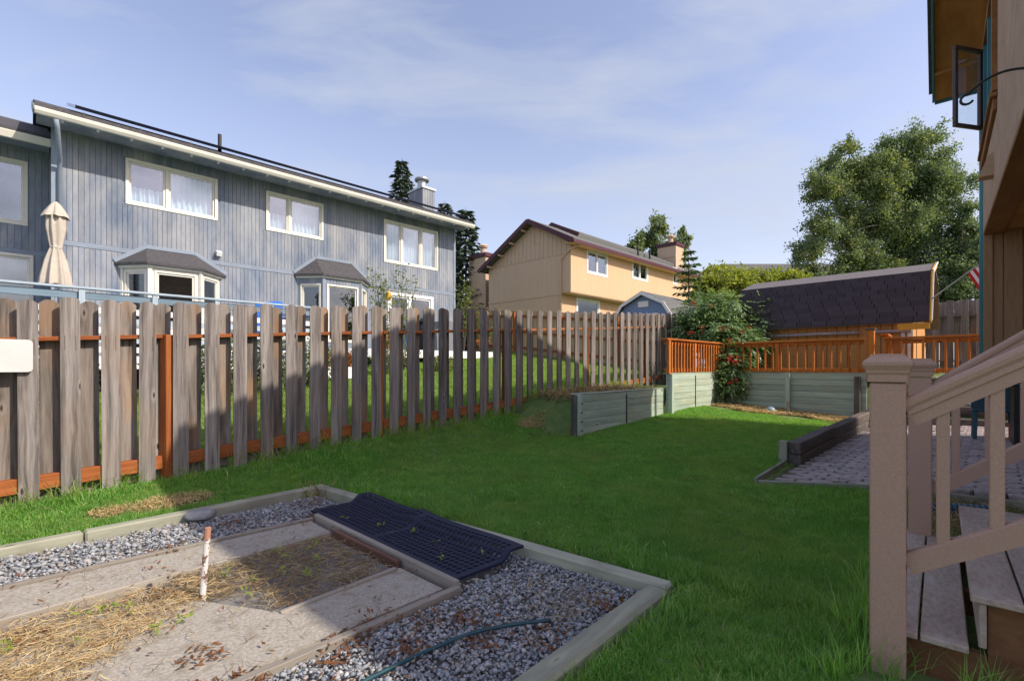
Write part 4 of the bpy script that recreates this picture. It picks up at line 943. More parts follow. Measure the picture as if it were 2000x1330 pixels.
# ------------------------------------------------------------------ neighbour decks
dk = thing('raised_deck', 'raised deck with pale blue railing behind the left part of the picket fence', 'deck', P(1, -13, 1.4))
DT = -12.0
bar('fascia', P(-6, DT-.03, 1.37), P(5.15, DT-.03, 1.37), .04, .24, M['white'], dk)
for j in range(20): bar('deck_board', P(-6, DT-.13-.155*j, 1.49), P(5.12, DT-.13-.155*j, 1.49), .145, .035, M['bluedeck'], dk)
for i in range(10):
    s = 5.10-1.10*i
    bar('post', P(s, DT+.03, 1.25), P(s, DT+.03, 2.73), .09, .09, M['bluedeck'], dk, B)
    if i % 3 == 0: bar('leg', P(s, DT-.12, gz(s, DT)-.2), P(s, DT-.12, 1.46), .12, .12, M['timber'], dk, B)
    if i < 9:
        bar('rail', P(s-.05, DT-.0, 2.62), P(s-1.05, DT-.0, 2.62), .035, .13, M['bluedeck_dark'], dk)
        for q in range(5): bar('slat', P(s-.05, DT-.01, 1.62+.185*q), P(s-1.05, DT-.01, 1.62+.185*q), .022, .115, M['bluedeck'] if q % 2 else M['white'], dk)
bar('handrail', P(-6, DT+.02, 2.755), P(5.17, DT+.02, 2.755), .15, .04, M['bluedeck'], dk)
bar('rail', P(5.10, DT-.1, 2.62), P(5.10, WT+.2, 2.62), .035, .13, M['bluedeck_dark'], dk); bar('handrail', P(5.10, DT-.06, 2.755), P(5.10, WT+.2, 2.755), .13, .04, M['bluedeck'], dk)
d2 = thing('low_deck', 'low deck with white edge in front of the sliding glass door', 'deck', P(8.5, -14, 1.7))
bar('fascia', P(5.2, -13.0, 1.70), P(12.25, -13.0, 1.70), .04, .24, M['white'], d2)
for j in range(13): bar('deck_board', P(5.22, -13.1-.155*j, 1.82), P(12.2, -13.1-.155*j, 1.82), .145, .03, M['bluedeck'], d2)
bar('step', P(4.1, -11.2, 1.15), P(5.6, -11.2, 1.15), .35, .28, M['white'], d2)
# ------------------------------------------------------------------ umbrella
um = thing('patio_umbrella', 'closed beige patio umbrella tied at its waist standing on the raised deck', 'umbrella', P(.38, -13.0, 1.5))
def folded(c, prof, lobes, amp, name, parent, ph=0):
    seg = 48; vs, fs = [], []
    for r, z, a_ in prof:
        for j in range(seg):
            th = 2*math.pi*j/seg; rr = r*(1+a_*math.cos(lobes*th+ph+z*.9)+.35*a_*math.cos((lobes*2+1)*th+1)); zz = z+(.06*a_*math.cos(lobes*th+ph) if (r, z, a_) in (prof[0],) else 0)
            vs.append((rr*math.cos(th), rr*math.sin(th), zz))
    for i in range(len(prof)-1):
        for j in range(seg): a = i*seg+j; b_ = i*seg+(j+1) % seg; fs.append([a, b_, b_+seg, a+seg])
    m_ = bpy.data.meshes.new(name); m_.from_pydata(vs, [], fs); m_.materials.append(M['canvas']); m_.polygons.foreach_set('use_smooth', [True]*len(fs)); return link(name, m_, parent, Matrix.Translation(c))
uc = P(.38, -13.0, 0)
mb = MB(); mb.tube([uc+Z*1.5, uc+Z*4.52], .022, 10); mb.build('pole', M['steel'], um)
folded(uc+Z*0, [(.205, 2.90, .30), (.19, 3.05, .28), (.145, 3.35, .25), (.082, 3.62, .15), (.10, 3.75, .2), (.135, 4.0, .2), (.13, 4.2, .2), (.10, 4.36, .2), (.05, 4.46, .1)], 8, .25, 'canopy', um)
folded(uc+Z*0, [(.185, 4.22, .2), (.15, 4.31, .18), (.075, 4.46, .1), (.02, 4.52, .0)], 7, .2, 'top_flap', um, 1)
mb = MB(); mb.lathe(uc, [(.085, 3.60), (.095, 3.625), (.085, 3.65)], 20); mb.build('tie', M['canvas'], um)

# ------------------------------------------------------------------ tan house
th_ = thing('tan_house', 'two storey tan duplex with maroon roof edge behind the fences', 'house', P(25, -16, 1.9))
O = P(0, -14.9, 0); OL = P(0, -15.5, 0); S0, S1 = 19.0, 37.6
def su(u, t): q = (u-1000)/944; return -t*(1+q)/(1-q)
tw = []
for (ua, ub, va, vb, dv) in ((1148, 1184, 491, 530, (.5,)), (1236, 1263, 509, 541, (.5,)), (1315, 1320.5, 526, 552, ())):
    a, b = su(ua, -14.9), su(ub, -14.9); Y = (a+14.9)*R2; tw.append((a, b, 1.3+(716-vb)/944*Y, 1.3+(716-va)/944*Y, dv))
wall(th_, O, A, B, S0, S1, 5.02, 7.45, [(a-.05, b+.05, p-.05, q+.05) for a, b, p, q, _ in tw], M['tan_siding'], .22, pieces=False)
for a, b, p, q, dv in tw: window(th_, O, A, B, a, b, p, q, dv, casing=.12, mat=M['white'])
lw = [(su(1128, -15.5), su(1168, -15.5), 3.2, 1.3+(716-586)/944*((su(1128, -15.5)+15.5)*R2)), (su(1211, -15.5), su(1232, -15.5), 2.2, 4.45)]
wall(th_, OL, A, B, S0+.05, S1, 1.6, 5.0, [(a-.05, b+.05, p-.05, q+.05) for a, b, p, q in lw], M['tan_siding'], .22, pieces=False)
for w_ in lw: window(th_, OL, A, B, *w_, casing=.14, mat=M['white'], glass=M['glass_low'])
bar('overhang_soffit', P(S0, -15.2, 5.0), P(S1, -15.2, 5.0), .60, .04, M['tan_peach'], th_)
OG = P(S0, -20.9, 0)
wall(th_, OG, B, -A, 0, 5.38, 1.6, 4.92, [], M['tan_peach'], .30, pieces=False)
wall(th_, OG, B, -A, 0, 5.98, 5.02, 6.9, [], M['tan_peach'], .30, pieces=False)
bar('belt_board', P(S0-.03, -20.9, 4.97), P(S0-.03, -15.5, 4.97), .03, .10, M['tan_peach'], th_)
gb = MB(); zr = 8.86; gb.prism([P(S0, -20.9, 6.91), P(S0, -14.92, 6.91), P(S0, -14.92, 7.45), P(S0, -17.4, zr), P(S0, -20.9, 6.97)], A*.12)
gbo = gb.build('gable_wall', M['tan_peach'], th_)
gp = MB()
for i in range(19):
    t = -20.7+.30*i; zt = (7.32+(zr-7.4)/2.48*(-14.92-t)) if t > -17.4 else 6.95+(zr-6.97)/3.5*(t+20.9)
    if zt > 7.0: gp.box(P(S0-.01, t, 6.96), P(S0-.01, t, min(zt, 8.75)-.08), .28, .02, -A)
gp.build('siding_planks', M['tan_peach'], gbo, 'stuff')
window(th_, OG, B, -A, su(1041, 0)*0+3.60, 3.95, 7.75, 8.35, (), casing=.07, mat=M['tan_peach'], name='attic_vent', room=False)
rf = MB(); e0, e1 = S0-.45, S1+.4
def sroof(mbx, s0, s1, a, b, th=.16): mbx.prism([P(s0, a[0], a[1]), P(s0, b[0], b[1]), P(s0, b[0], b[1]+th), P(s0, a[0], a[1]+th)], A*(s1-s0))
sroof(rf, e0, e1, (-14.4, 7.36), (-17.4, 8.90)); sroof(rf, e0, 21.8, (-21.3, 6.78), (-17.401, 8.90)); 
rf.prism([P(e0+2.5, -17.5, 8.9), P(e0+2.5, -16.0, 8.35), P(e0+2.5, -16.0, 8.55), P(e0+2.5, -17.9, 9.5)], A*(e1-e0-2.6)); sroof(rf, e0+2.5, e1, (-22.5, 7.0), (-17.9, 9.34)); rf.build('roof', M['roof_grey'], th_)
for a, b in (((-14.38, 7.30), (-17.4, 8.86)), ((-21.34, 6.72), (-17.4, 8.86))):
    bar('rake_board', P(e0-.02, a[0], a[1]+.09), P(e0-.02, b[0], b[1]+.09), .05, .24, M['maroon'], th_)
bar('rake_board', P(e0+2.47, -15.95, 8.42), P(e0+2.47, -17.9, 9.38), .05, .26, M['maroon'], th_)
bar('fascia', P(e0, -14.37, 7.38), P(e1, -14.37, 7.42), .05, .17, M['maroon'], th_)
bar('eave_soffit', P(e0+.03, -14.66, 7.33), P(e1, -14.66, 7.33), .46, .03, M['tan_siding'], th_)
for k_ in range(4):
    f_ = (k_+.5)/4; bar('lookout', P(e0, -17.4-3.6*f_, 8.80-2.05*f_), P(S0, -17.4-3.6*f_, 8.80-2.05*f_), .06, .10, M['tan_peach'], th_)
mb = MB(); mb.tube([P(S0+.25, -14.5, 7.32), P(S0-.05, -14.85, 7.15), P(S0-.07, -15.42, 6.72), P(S0-.07, -15.46, 6.5), P(S0-.07, -15.46, 1.9)], .05, 8); mb.build('downspout', M['tan_peach'], th_, smooth=True)
def chimney(nm, s0, s1, t0, t1, z0, z1, fl):
    mb = MB(); mb.box(P((s0+s1)/2, (t0+t1)/2, z0), P((s0+s1)/2, (t0+t1)/2, z1), s1-s0, t1-t0, B); c = mb.build('chimney', M['tan_peach'], th_)
    bar('cap', P(s0-.08, (t0+t1)/2, z1+.12), P(s1+.08, (t0+t1)/2, z1+.12), t1-t0+.16, .24, M['maroon'], c)
    mb = MB(); p = P((s0+s1)/2, (t0+t1)/2, z1+.2); mb.lathe(p, [(.20, 0), (.17, .55)], 14); mb.lathe(p, [(.24, .5), (.30, .62), (.2, .72)], 14); mb.build('flue', M['tan_peach'], c)
    bar('band_board', P(s0-.02, t0, z1-.75), P(s0-.02, t1, z1-.75), .03, .12, M['tan_peach'], c)
chimney('c', 19.5, 20.5, -23.3, -21.75, 1.6, 7.95, .2); chimney('c', 32.2, 33.4, -17.3, -15.9, 7.6, 9.85, .2)
mb = MB(); mb.tube([P(26.6, -15.6, 8.0), P(26.6, -15.6, 8.7)], .06, 8); mb.build('vent_pipe', M['black'], th_)
mb = MB(); mb.tube([P(28.2, -15.7, 8.0), P(28.2, -15.7, 8.8)], .06, 8); mb.build('vent_pipe', M['black'], th_)

# distant house roof behind bushes
dh = thing('distant_house', 'grey roofed house far behind the yellow green bushes', 'house', (24, 47, 2))
mb = MB(); mb.box(Vector((21.2, 47.5, 5.8)), Vector((31.5, 47.5, 5.8)), 8, 7.4); mb.build('wall', M['tan_peach'], dh)
mb = MB(); mb.prism([Vector((20.6, 43.0, 9.4)), Vector((20.6, 52.2, 9.4)), Vector((20.6, 47.6, 11.4))], Vector((11.5, 0, 0))); mb.build('roof', M['roof_grey'], dh)

# ------------------------------------------------------------------ neighbour board fences
nf = thing('back_board_fence', 'honey coloured board fence seen from its rail side across the neighbour lawn', 'fence', P(14, -11, 1.5))
for i in range(74):
    t = -6.45-.142*i; z0 = .94+.11*min(-6.15-t, 9)
    m_ = box_mesh(1.80, .132, .018, M['backfence'], .003); z0 += random.gauss(0, .006)
    bar('board', P(14.07, t, z0), P(14.07, t, z0+1.80), .132, .018, M['backfence'], nf, -A, .003)
for i in range(5):
    t0, t1 = -6.5-2.44*i, -6.5-2.44*(i+1); z0, z1 = .94+.11*min(-6.15-t0, 9), .94+.11*min(-6.15-t1, 9)
    bar('post', P(13.95, t0, z0-.2), P(13.95, t0, z0+1.72), .09, .09, M['stain'], nf, -A)
    for h_ in (.32, .95, 1.58): bar('rail', P(14.02, t0, z0+h_), P(14.02, t1, z1+h_), .04, .09, M['stain'], nf)
rf_ = thing('weathered_board_fence', 'weathered grey fence with ochre boards behind the orange railing by the house corner', 'fence', P(17.1, -.8, 1.1))
for i in range(18):
    t = -2.55+.285*i
    bar('board', P(17.0, t, 1.12), P(17.0, t, 3.02), .14, .02, M['oldfence'], rf_, -A)
    bar('board', P(17.14, t+.142, 1.14), P(17.14, t+.142, 3.0), .14, .02, M['ochreboard'] if i in (2, 3) else M['oldfence'], rf_, -A)
for h_ in (1.45, 2.62): bar('rail', P(17.07, -2.6, h_), P(17.07, 2.6, h_), .09, .04, M['oldfence'], rf_)

# ------------------------------------------------------------------ blue garden shed beyond fence
bs_ = thing('blue_shed', 'small soft blue gambrel shed with white trim beyond the back fence', 'shed', P(15.5, -8.5, 1.3))
t0, t1, sF, sB = -9.62, -7.55, 15.0, 17.6; tc_ = (t0+t1)/2
gam = [(t0, 1.1), (t1, 1.1), (t1, 3.02), (t1-.28, 3.42), (tc_, 3.78), (t0+.28, 3.42), (t0, 3.02)]
mb = MB(); mb.prism([P(sF, t, z) for t, z in gam], A*(sB-sF)); bw_ = mb.build('wall', M['shedblue'], bs_)
for i in range(9): bar('batten', P(sF-.01, t0+.12+.23*i, 1.1), P(sF-.01, t0+.12+.23*i, 3.0+.4*(1-abs(i-4)/4.)), .015, .012, M['shedblue'], bw_, -A)
mb = MB(); ro = [(t0-.12, 2.90), (t0+.24, 3.46), (tc_, 3.84), (t1-.24, 3.46), (t1+.12, 2.90)]
for (a, za), (b, zb) in zip(ro[:-1], ro[1:]): mb.prism([P(sF-.15, a, za), P(sF-.15, b, zb), P(sF-.15, b, zb+.05), P(sF-.15, a, za+.05)], A*(sB-sF+.3))
mb.build('roof', M['roof_grey'], bs_)
for (a, za), (b, zb) in zip(ro[:-1], ro[1:]): bar('rake_trim', P(sF-.17, a, za-.03), P(sF-.17, b, zb-.03), .03, .10, M['white'], bs_)
bar('gable_vent', P(sF-.02, tc_-.2, 3.45), P(sF-.02, tc_+.2, 3.45), .03, .20, M['white'], bs_)
bar('door_head', P(sF-.03, tc_-.55, 3.06), P(sF-.03, tc_+.55, 3.06), .04, .10, M['white'], bs_); bar('door', P(sF-.02, tc_, 1.2), P(sF-.02, tc_, 3.0), 1.0, .03, M['white'], bs_, -A)

# ------------------------------------------------------------------ orange shed with dark shingles
sh = thing('garden_shed', 'orange wood shed under a steep dark purple shingled gambrel roof', 'shed', P(13.8, -2.9, 1.1))
SA, SBk, TL, TR = 13.05, 15.5, -4.66, -1.22; sm_ = (SA+SBk)/2
mb = MB(); mb.prism([P(SA, TL, 1.0), P(SBk, TL, 1.0), P(SBk, TL, 2.3), P(SBk-.3, TL, 3.2), P(sm_, TL, 3.55), P(SA+.3, TL, 3.2), P(SA, TL, 2.3)], B*(TR-TL)); wsh = mb.build('wall', M['shedwood'], sh)
for i in range(18): bar('batten', P(SA-.008, TL+.1+.2*i, 1.05), P(SA-.008, TL+.1+.2*i, 2.22), .012, .014, M['brownbeam'], wsh, -A, .002)
# steep roof faces and flat tops
TLo, TRo = TL-.10, TR+.26; e_, k1_, top = (SA-.16, 2.20), (SA+.24, 3.26), (sm_, 3.56)
mb = MB()
for a, b in ((e_, k1_), (k1_, top), (top, (2*sm_-k1_[0], k1_[1])), ((2*sm_-k1_[0], k1_[1]), (2*sm_-e_[0], e_[1]))):
    mb.prism([P(a[0], TLo, a[1]), P(b[0], TLo, b[1]), P(b[0], TLo, b[1]+.04), P(a[0], TLo, a[1]+.04)], B*(TRo-TLo))
rsh = mb.build('roof', M['shingle_top'], sh); bar('underlay', P(e_[0]-.01, (TLo+TRo)/2, e_[1]+.035)*.5+P(e_[0]-.01, (TLo+TRo)/2, e_[1]+.035)*.5, P(k1_[0]-.01, (TLo+TRo)/2, k1_[1]+.035), TRo-TLo-.02, .012, M['shingle_gap'], sh, (P(-1.06, 0, .4)).normalized())
sl = P(k1_[0]-e_[0], 0, k1_[1]-e_[1]); Ls = sl.length; sd_ = sl.normalized(); sn = (Z*1.0).cross(B); sn = sd_.cross(B); sn = sn if sn.dot(A) < 0 else -sn; sn.normalize()
rows = 10; ex = Ls/rows
for r in range(rows+1):
    x = TLo - random.choice((.0, .1, .2)) - (.15 if r % 2 else 0); base = P(e_[0], 0, e_[1]) + sd_*(ex*r) + Z*.02 + sn*.030
    while x < TRo:
        a, b = max(x, TLo-.01), min(x+.303, TRo+.01)
        if b-a > .03 and r < rows: 
            tl_ = sd_ * (ex*1.06/2)
            bar('shingle', base+B*(a+.004)+tl_+sn*(.0+random.uniform(0, .003)), base+B*(b-.005)+tl_+sn*random.uniform(0, .003), ex*1.06, .012, M['shingle'], rsh, (sn-sd_*.10).normalized(), .002)
        x += .305
# right gable trim: ochre board with white edge
for a, b in ((e_, k1_), (k1_, top)):
    bar('rake_trim', P(a[0]-.0, TRo+.03, a[1]-.0), P(b[0]+.0, TRo+.03, b[1]-.0), .03, .12, M['yellow'], sh); bar('drip_edge', P(a[0]-.03, TRo+.055, a[1]+.03), P(b[0]-.02, TRo+.055, b[1]+.05), .02, .03, M['white'], sh)
bar('corner_trim', P(SA-.02, TR-.04, 1.1), P(SA-.02, TR-.04, 2.2), .09, .03, M['white'], sh, -A); bar('corner_trim', P(SA-.02, TR-.16, 1.1), P(SA-.02, TR-.16, 2.2), .07, .03, M['steel'], sh, -A)
bar('eave_return', P(SA-.15, TR-.24, 2.13), P(SA-.15, TRo+.02, 2.13), .03, .13, M['yellow'], sh)
# pipe strapped under the eave
pp = thing('rolled_pipe', 'long mauve pipe strapped along the shed wall under its eave', 'pipe', P(SA-.12, -2.8, 2.05))
for a, b in ((-4.0, -2.12), (-1.95, -1.25)):
    mb = MB(); mb.tube([P(SA-.09, a, 2.05), P(SA-.09, b, 2.05)], .035, 10); mb.build('tube', M['pvc'], pp, smooth=True)
for i in range(9):
    mb = MB(); mb.tube([P(SA-.09, -3.9+.33*i, 2.05), P(SA-.09, -3.87+.33*i, 2.05)], .045, 10); mb.build('strap', M['pvc'], pp)

# ------------------------------------------------------------------ orange railings
def railing(label, s0, t0, s1, t1, z0, z1, nb, end0=True, end1=True, double=False, group='orange stained slatted railings'):
    p0, p1 = P(s0, t0), P(s1, t1); L = (p1-p0).length; d_ = (p1-p0)/L; nn = Vector((d_.y, -d_.x, 0))
    if nn.dot(B) < 0 and abs(d_.dot(A)) > .7 or nn.dot(A) > 0 and abs(d_.dot(B)) > .7: nn = -nn
    r = thing('deck_railing', label, 'railing', (p0+p1)/2+Z*z0)
    bar('top_rail', p0+Z*(z1-.02)-d_*.05, p1+Z*(z1-.02)+d_*.05, .14, .036, M['deckstain'], r)
    bar('rail', p0+Z*(z1-.087), p1+Z*(z1-.087), .036, .085, M['deckstain'], r)
    bar('rail', p0+Z*(z0+.05), p1+Z*(z0+.05), .036, .085, M['deckstain'], r)
    for i in range(nb):
        c = p0+d_*(L*(i+.5)/nb)+nn*.036
        bar('baluster', c+Z*(z0+.005), c+Z*(z1-.075 if not double else z1-.13), .036, .034, M['deckstain'], r, nn)
    for e, q in ((end0, p0), (end1, p1)):
        if e: bar('post', q+Z*(z0-.02)+nn*.08, q+Z*(z1-.045)+nn*.08, .088, .05, M['deckstain'], r, nn)
    return r
ra = railing('orange slatted railing on the left green board wall, partly under the berry shrub', 8.98, -4.66, 11.70, -4.66, 1.175, 1.87, 20); 
bar('post', P(10.2, -4.60, 1.18), P(10.2, -4.60, 1.80), .07, .04, M['deckstain'], ra, B)
rb = railing('long orange slatted railing on the back board wall in front of the shed', 11.80, -4.55, 11.80, -1.86, 1.175, 1.87, 17, False, False)
bar('post', P(11.73, -3.42, 1.18), P(11.73, -3.42, 1.80), .07, .04, M['deckstain'], rb, -A)
np_ = bar('gate_post', P(11.80, -1.75, 1.0), P(11.80, -1.75, 2.02), .125, .125, M['deckstain'], None, -A); tag(np_, 'thick orange gate post with dark cap where the back railing stops', 'post')
cp_ = bar('cap', P(11.80, -1.75, 2.022), P(11.80, -1.75, 2.06), .16, .16, M['timber'], np_, -A)
rc = railing('short orange railing running back towards the shed beside the gate post', 11.95, -1.55, 13.0, -1.60, 1.175, 1.95, 8, True, False)
rd = railing('orange railing in shade right of the gate post reaching the house corner', 11.80, -1.50, 11.80, .22, 1.175, 1.87, 11, False, True)

# ------------------------------------------------------------------ our house
oh = thing('brown_tan_house', 'tan house at right edge with plank soffit, overhang and open casement window', 'house', HP(7, 3, 0))
TW, SW = .51, 10.47; zb_ = 3.38
zrk = lambda s: 7.30-(.46 if s > 7.55 else .42)*abs(s-7.55)
win = (-(10.30), -(8.10), 4.64, 5.84)
OH = HP(0, TW, 0)
wall(oh, OH, -HA, -HB, -SW, -4.25, zb_, 5.88, [(win[0]-.02, win[1]+.02, win[2]-.02, win[3]+.02)], M['ourupper'], name='upper_wall', th=.14)
mb = MB(); mb.prism([HP(SW, TW, 5.881), HP(4.25, TW, 5.881), HP(7.55, TW, zrk(7.55)-.02)], HB*.14); mb.build('gable_wall', M['ourupper'], oh)
mb = MB(); mb.box(HP(SW-.07, TW+.15, 4.66), HP(SW-.07, 8, 4.66), .14, 2.54); mb.box(HP(4.32, TW+.15, 4.66), HP(4.32, 8, 4.66), .14, 2.54); mb.build('side_wall', M['ourlower'], oh)
# window: teal frame, bronze casing, open sash
w_ = window(oh, OH, -HA, -HB, *win, divs=(.33, .66), casing=.10, mat=M['brownbeam'], glass=M['glass'], proud=.05, curtain=None)
for x in (.02, .33, .66):
    xx = win[0]+(win[1]-win[0])*x+.04; bar('teal_stop', OH-HA*xx-HB*.02+Z*4.66, OH-HA*xx-HB*.02+Z*5.82, .05, .05, M['teal'], w_, -HB)
bar('window_sill', HP(10.42, TW-.035, 4.50), HP(8.0, TW-.035, 4.50), .065, .05, M['brownbeam'], oh); bar('sill_apron', HP(10.40, TW-.02, 4.40), HP(8.05, TW-.02, 4.40), .035, .13, M['brownbeam'], oh)
hg, ot = HP(9.62, TW-.06, 0), HP(9.24, TW-.34, 0); dv = (ot-hg).normalized(); nv = Vector((dv.y, -dv.x, 0)); Lh = .50; ot = hg+dv*Lh
sa_ = MB()
for z in (4.70, 5.79): sa_.box(hg+Z*z, ot+Z*z, .045, .05, Z, .004)
for p in (hg+dv*.025, ot-dv*.025): sa_.box(p+Z*4.726, p+Z*5.764, .05, .045, nv, .004)
so_ = sa_.build('open_sash', M['brownframe'], oh); bar('pane', hg+dv*.05+Z*5.245, ot-dv*.05+Z*5.245, .006, 1.04, M['glass_clear'], so_, Z, 0)
# roof: slab with soffit and fascia
def rprism(mbx, t0, t1, off, th, s0=10.87, s1=3.75):
    mbx.prism([HP(s0, t0, zrk(s0)+off), HP(7.55, t0, zrk(7.55)+off), HP(s1, t0, zrk(s1)+off), HP(s1, t0, zrk(s1)+off+th), HP(7.55, t0, zrk(7.55)+off+th), HP(s0, t0, zrk(s0)+off+th)], HB*(t1-t0))
mb = MB(); rprism(mb, -.06, 8.4, .03, .14); roof_o = mb.build('roof', M['roof_dark'], oh)

for i in range(7):
    a, b = 10.90-.435*i, 10.90-.435*(i+1)+.004; n2 = (Z*1+HA*.46).normalized()
    bar('shingle', HP(a, -.085, zrk(a)+.18), HP(b, -.085, zrk(b)+.18+random.uniform(0, .012)), .10, .02, M['roof_dark'], roof_o, n2, .003)
for a, b in ((10.87, 7.555), (7.545, 3.75)): bar('rake_fascia', HP(a, -.075, zrk(a)+.06), HP(b, -.075, zrk(b)+.06), .03, .20, M['teal'], oh)
bar('eave_fascia', HP(10.885, -.06, zrk(10.87)+.06), HP(10.885, 8.4, zrk(10.87)+.06), .03, .20, M['teal'], oh)
# soffit boards under the rake overhang
edges = [10.86, 10.32, 9.15, 7.56]
for a, b in zip(edges[:-1], edges[1:]):
    bar('soffit_board', HP(a-.004, .225, zrk(a)+.008), HP(b+.004, .225, zrk(b)+.008), .565, .02, M['soffit'], oh, Z, .002)
    bar('lookout', HP(b, -.055, zrk(b)-.03), HP(b, TW-.005, zrk(b)-.03), .04, .05, M['soffit'], oh)
bar('soffit_board', HP(7.54, .225, zrk(7.54)+.008), HP(3.76, .225, zrk(3.76)+.008), .565, .02, M['soffit'], oh, Z, .002)
# underside of the overhang
bar('edge_beam', HP(SW-.005, TW+.115, zb_-.03), HP(4.25, TW+.115, zb_-.03), .235, .055, M['brownbeam'], oh)
for i in range(44): bar('soffit_plank', HP(SW-.08-.14*i, TW+.236, zb_-.018), HP(SW-.08-.14*i, 3.4, zb_-.018), .134, .02, M['soffit'], oh)
# lower walls
OW = HP(SW-.05, 0, 0)
wall(oh, OW, HB, -HA, TW+.01, 5.5, 1.12, zb_+.05, [], M['ourlower'], .205, name='lower_wall', gap=.012)
bar('corner_board', HP(SW-.08, TW+.05, 1.12), HP(SW-.08, TW+.05, zb_-.06), .10, .03, M['ourlower'], oh, -HA)
bar('wall_post', HP(SW-.2, TW+.1, 0), HP(SW-.2, TW+.1, 1.1), .12, .12, M['timber'], oh, -HA)
bar('floor_edge', HP(SW-.06, TW, 1.05), HP(SW-.06, 5.5, 1.05), .10, .12, M['timber'], oh)
mb = MB(); mb.box(HP(3.0, 1.7, 1.62), HP(SW-.2, 1.7, 1.62), .12, 3.40); mb.box(HP(3.06, 1.77, 1.62), HP(3.06, 8, 1.62), .12, 3.4); mb.box(HP(3.0, 4.9, 3.42), HP(4.24, 4.9, 3.42), 6.6, .1); mb.build('lower_body', M['ourlower'], oh)
# teal downspout at the far corner
mb = MB(); dp = HP(10.62, TW+.0, 0); q0 = HP(10.80, .30, 5.80)
mb.tube([dp+Z*5.76, dp+Z*1.15], .040, 8); mb.build('downspout', M['teal'], oh, smooth=True)
# hooded vent on the wall
hv = MB(); s_v = 8.62; b0 = HP(s_v, TW, 0)
hv.prism([HP(s_v+.10, TW, 3.98), HP(s_v+.10, TW-.05, 3.96), HP(s_v+.10, TW-.13, 3.72), HP(s_v+.10, TW-.13, 3.70), HP(s_v+.10, TW, 3.70)], -HA*.20); hv.build('vent_hood', M['ourupper'], oh)
# plant hook
hk = []; 
for i in range(14):
    f_ = i/13; hk.append(HP(4.79, TW-f_*.36, 3.30+.10*math.sin(f_*2.0)-.13*f_*f_))
e = hk[-1]
for a in np.linspace(.3, 4.2, 10): hk.append(e+(-HB*math.sin(a)*.035)*-1*-1+Z*(-.035+.035*math.cos(a)))
mb = MB(); mb.tube(hk, .0085, 8); o = mb.build('plant_hook', M['black'], smooth=True); tag(o, 'black curved plant hanger hook sticking out from upper wall of the tan house', 'hook')

# ------------------------------------------------------------------ stairs with composite railing
P1 = HP(2.478, -.155, 0); P2 = HP(4.0, -.09, 0)
st = thing('porch_stairs', 'worn mauve composite steps climbing right from the grass to the porch', 'stairs', HP(3.2, .3, 0))
S_a, S_b = 2.47, 4.02
for k_ in range(4):
    z = .255+.2*k_; t_ = -.205+.29*k_
    for j in range(2):
        a = t_+.147*j
        if k_ == 0 and j == 0: bar('tread_board', HP(S_a, a+.071, z-.0125), HP(S_b, a+.071, z-.0125), .139, .026, M['tread'], st)
        else: bar('tread_board', HP(S_a, a+.071, z-.0125), HP(S_b, a+.071, z-.0125), .139, .026, M['tread'], st)
    bar('riser', HP(S_a+.02, t_+.035, z-.028-.086), HP(S_b-.02, t_+.035, z-.028-.086), .022, .165, M['tread'], st)
bar('landing', HP(S_a, 1.32, 1.04), HP(S_b, 1.32, 1.04), .64, .03, M['tread'], st)
for s_ in (S_a+.06, 3.2, S_b-.06):
    mb = MB(); pts = [HP(s_, -.165, .0)]
    for k_ in range(4):
        z = .225+.2*k_; t_ = -.205+.29*k_; pts += [HP(s_, t_+.05, z), HP(s_, t_+.335, z)]
    pts += [HP(s_, 1.2, .83), HP(s_, 1.2, .0)]
    for a in range(1, 8, 2):
        mb.box((pts[a]+pts[a+1])/2*1.0*0+HP(s_, -.205+.29*((a-1)//2)+.05, (pts[a].z)/2), HP(s_, -.205+.29*((a-1)//2)+.338, pts[a].z/2), .04, pts[a].z)
    mb.build('stringer', M['stringer'], st)
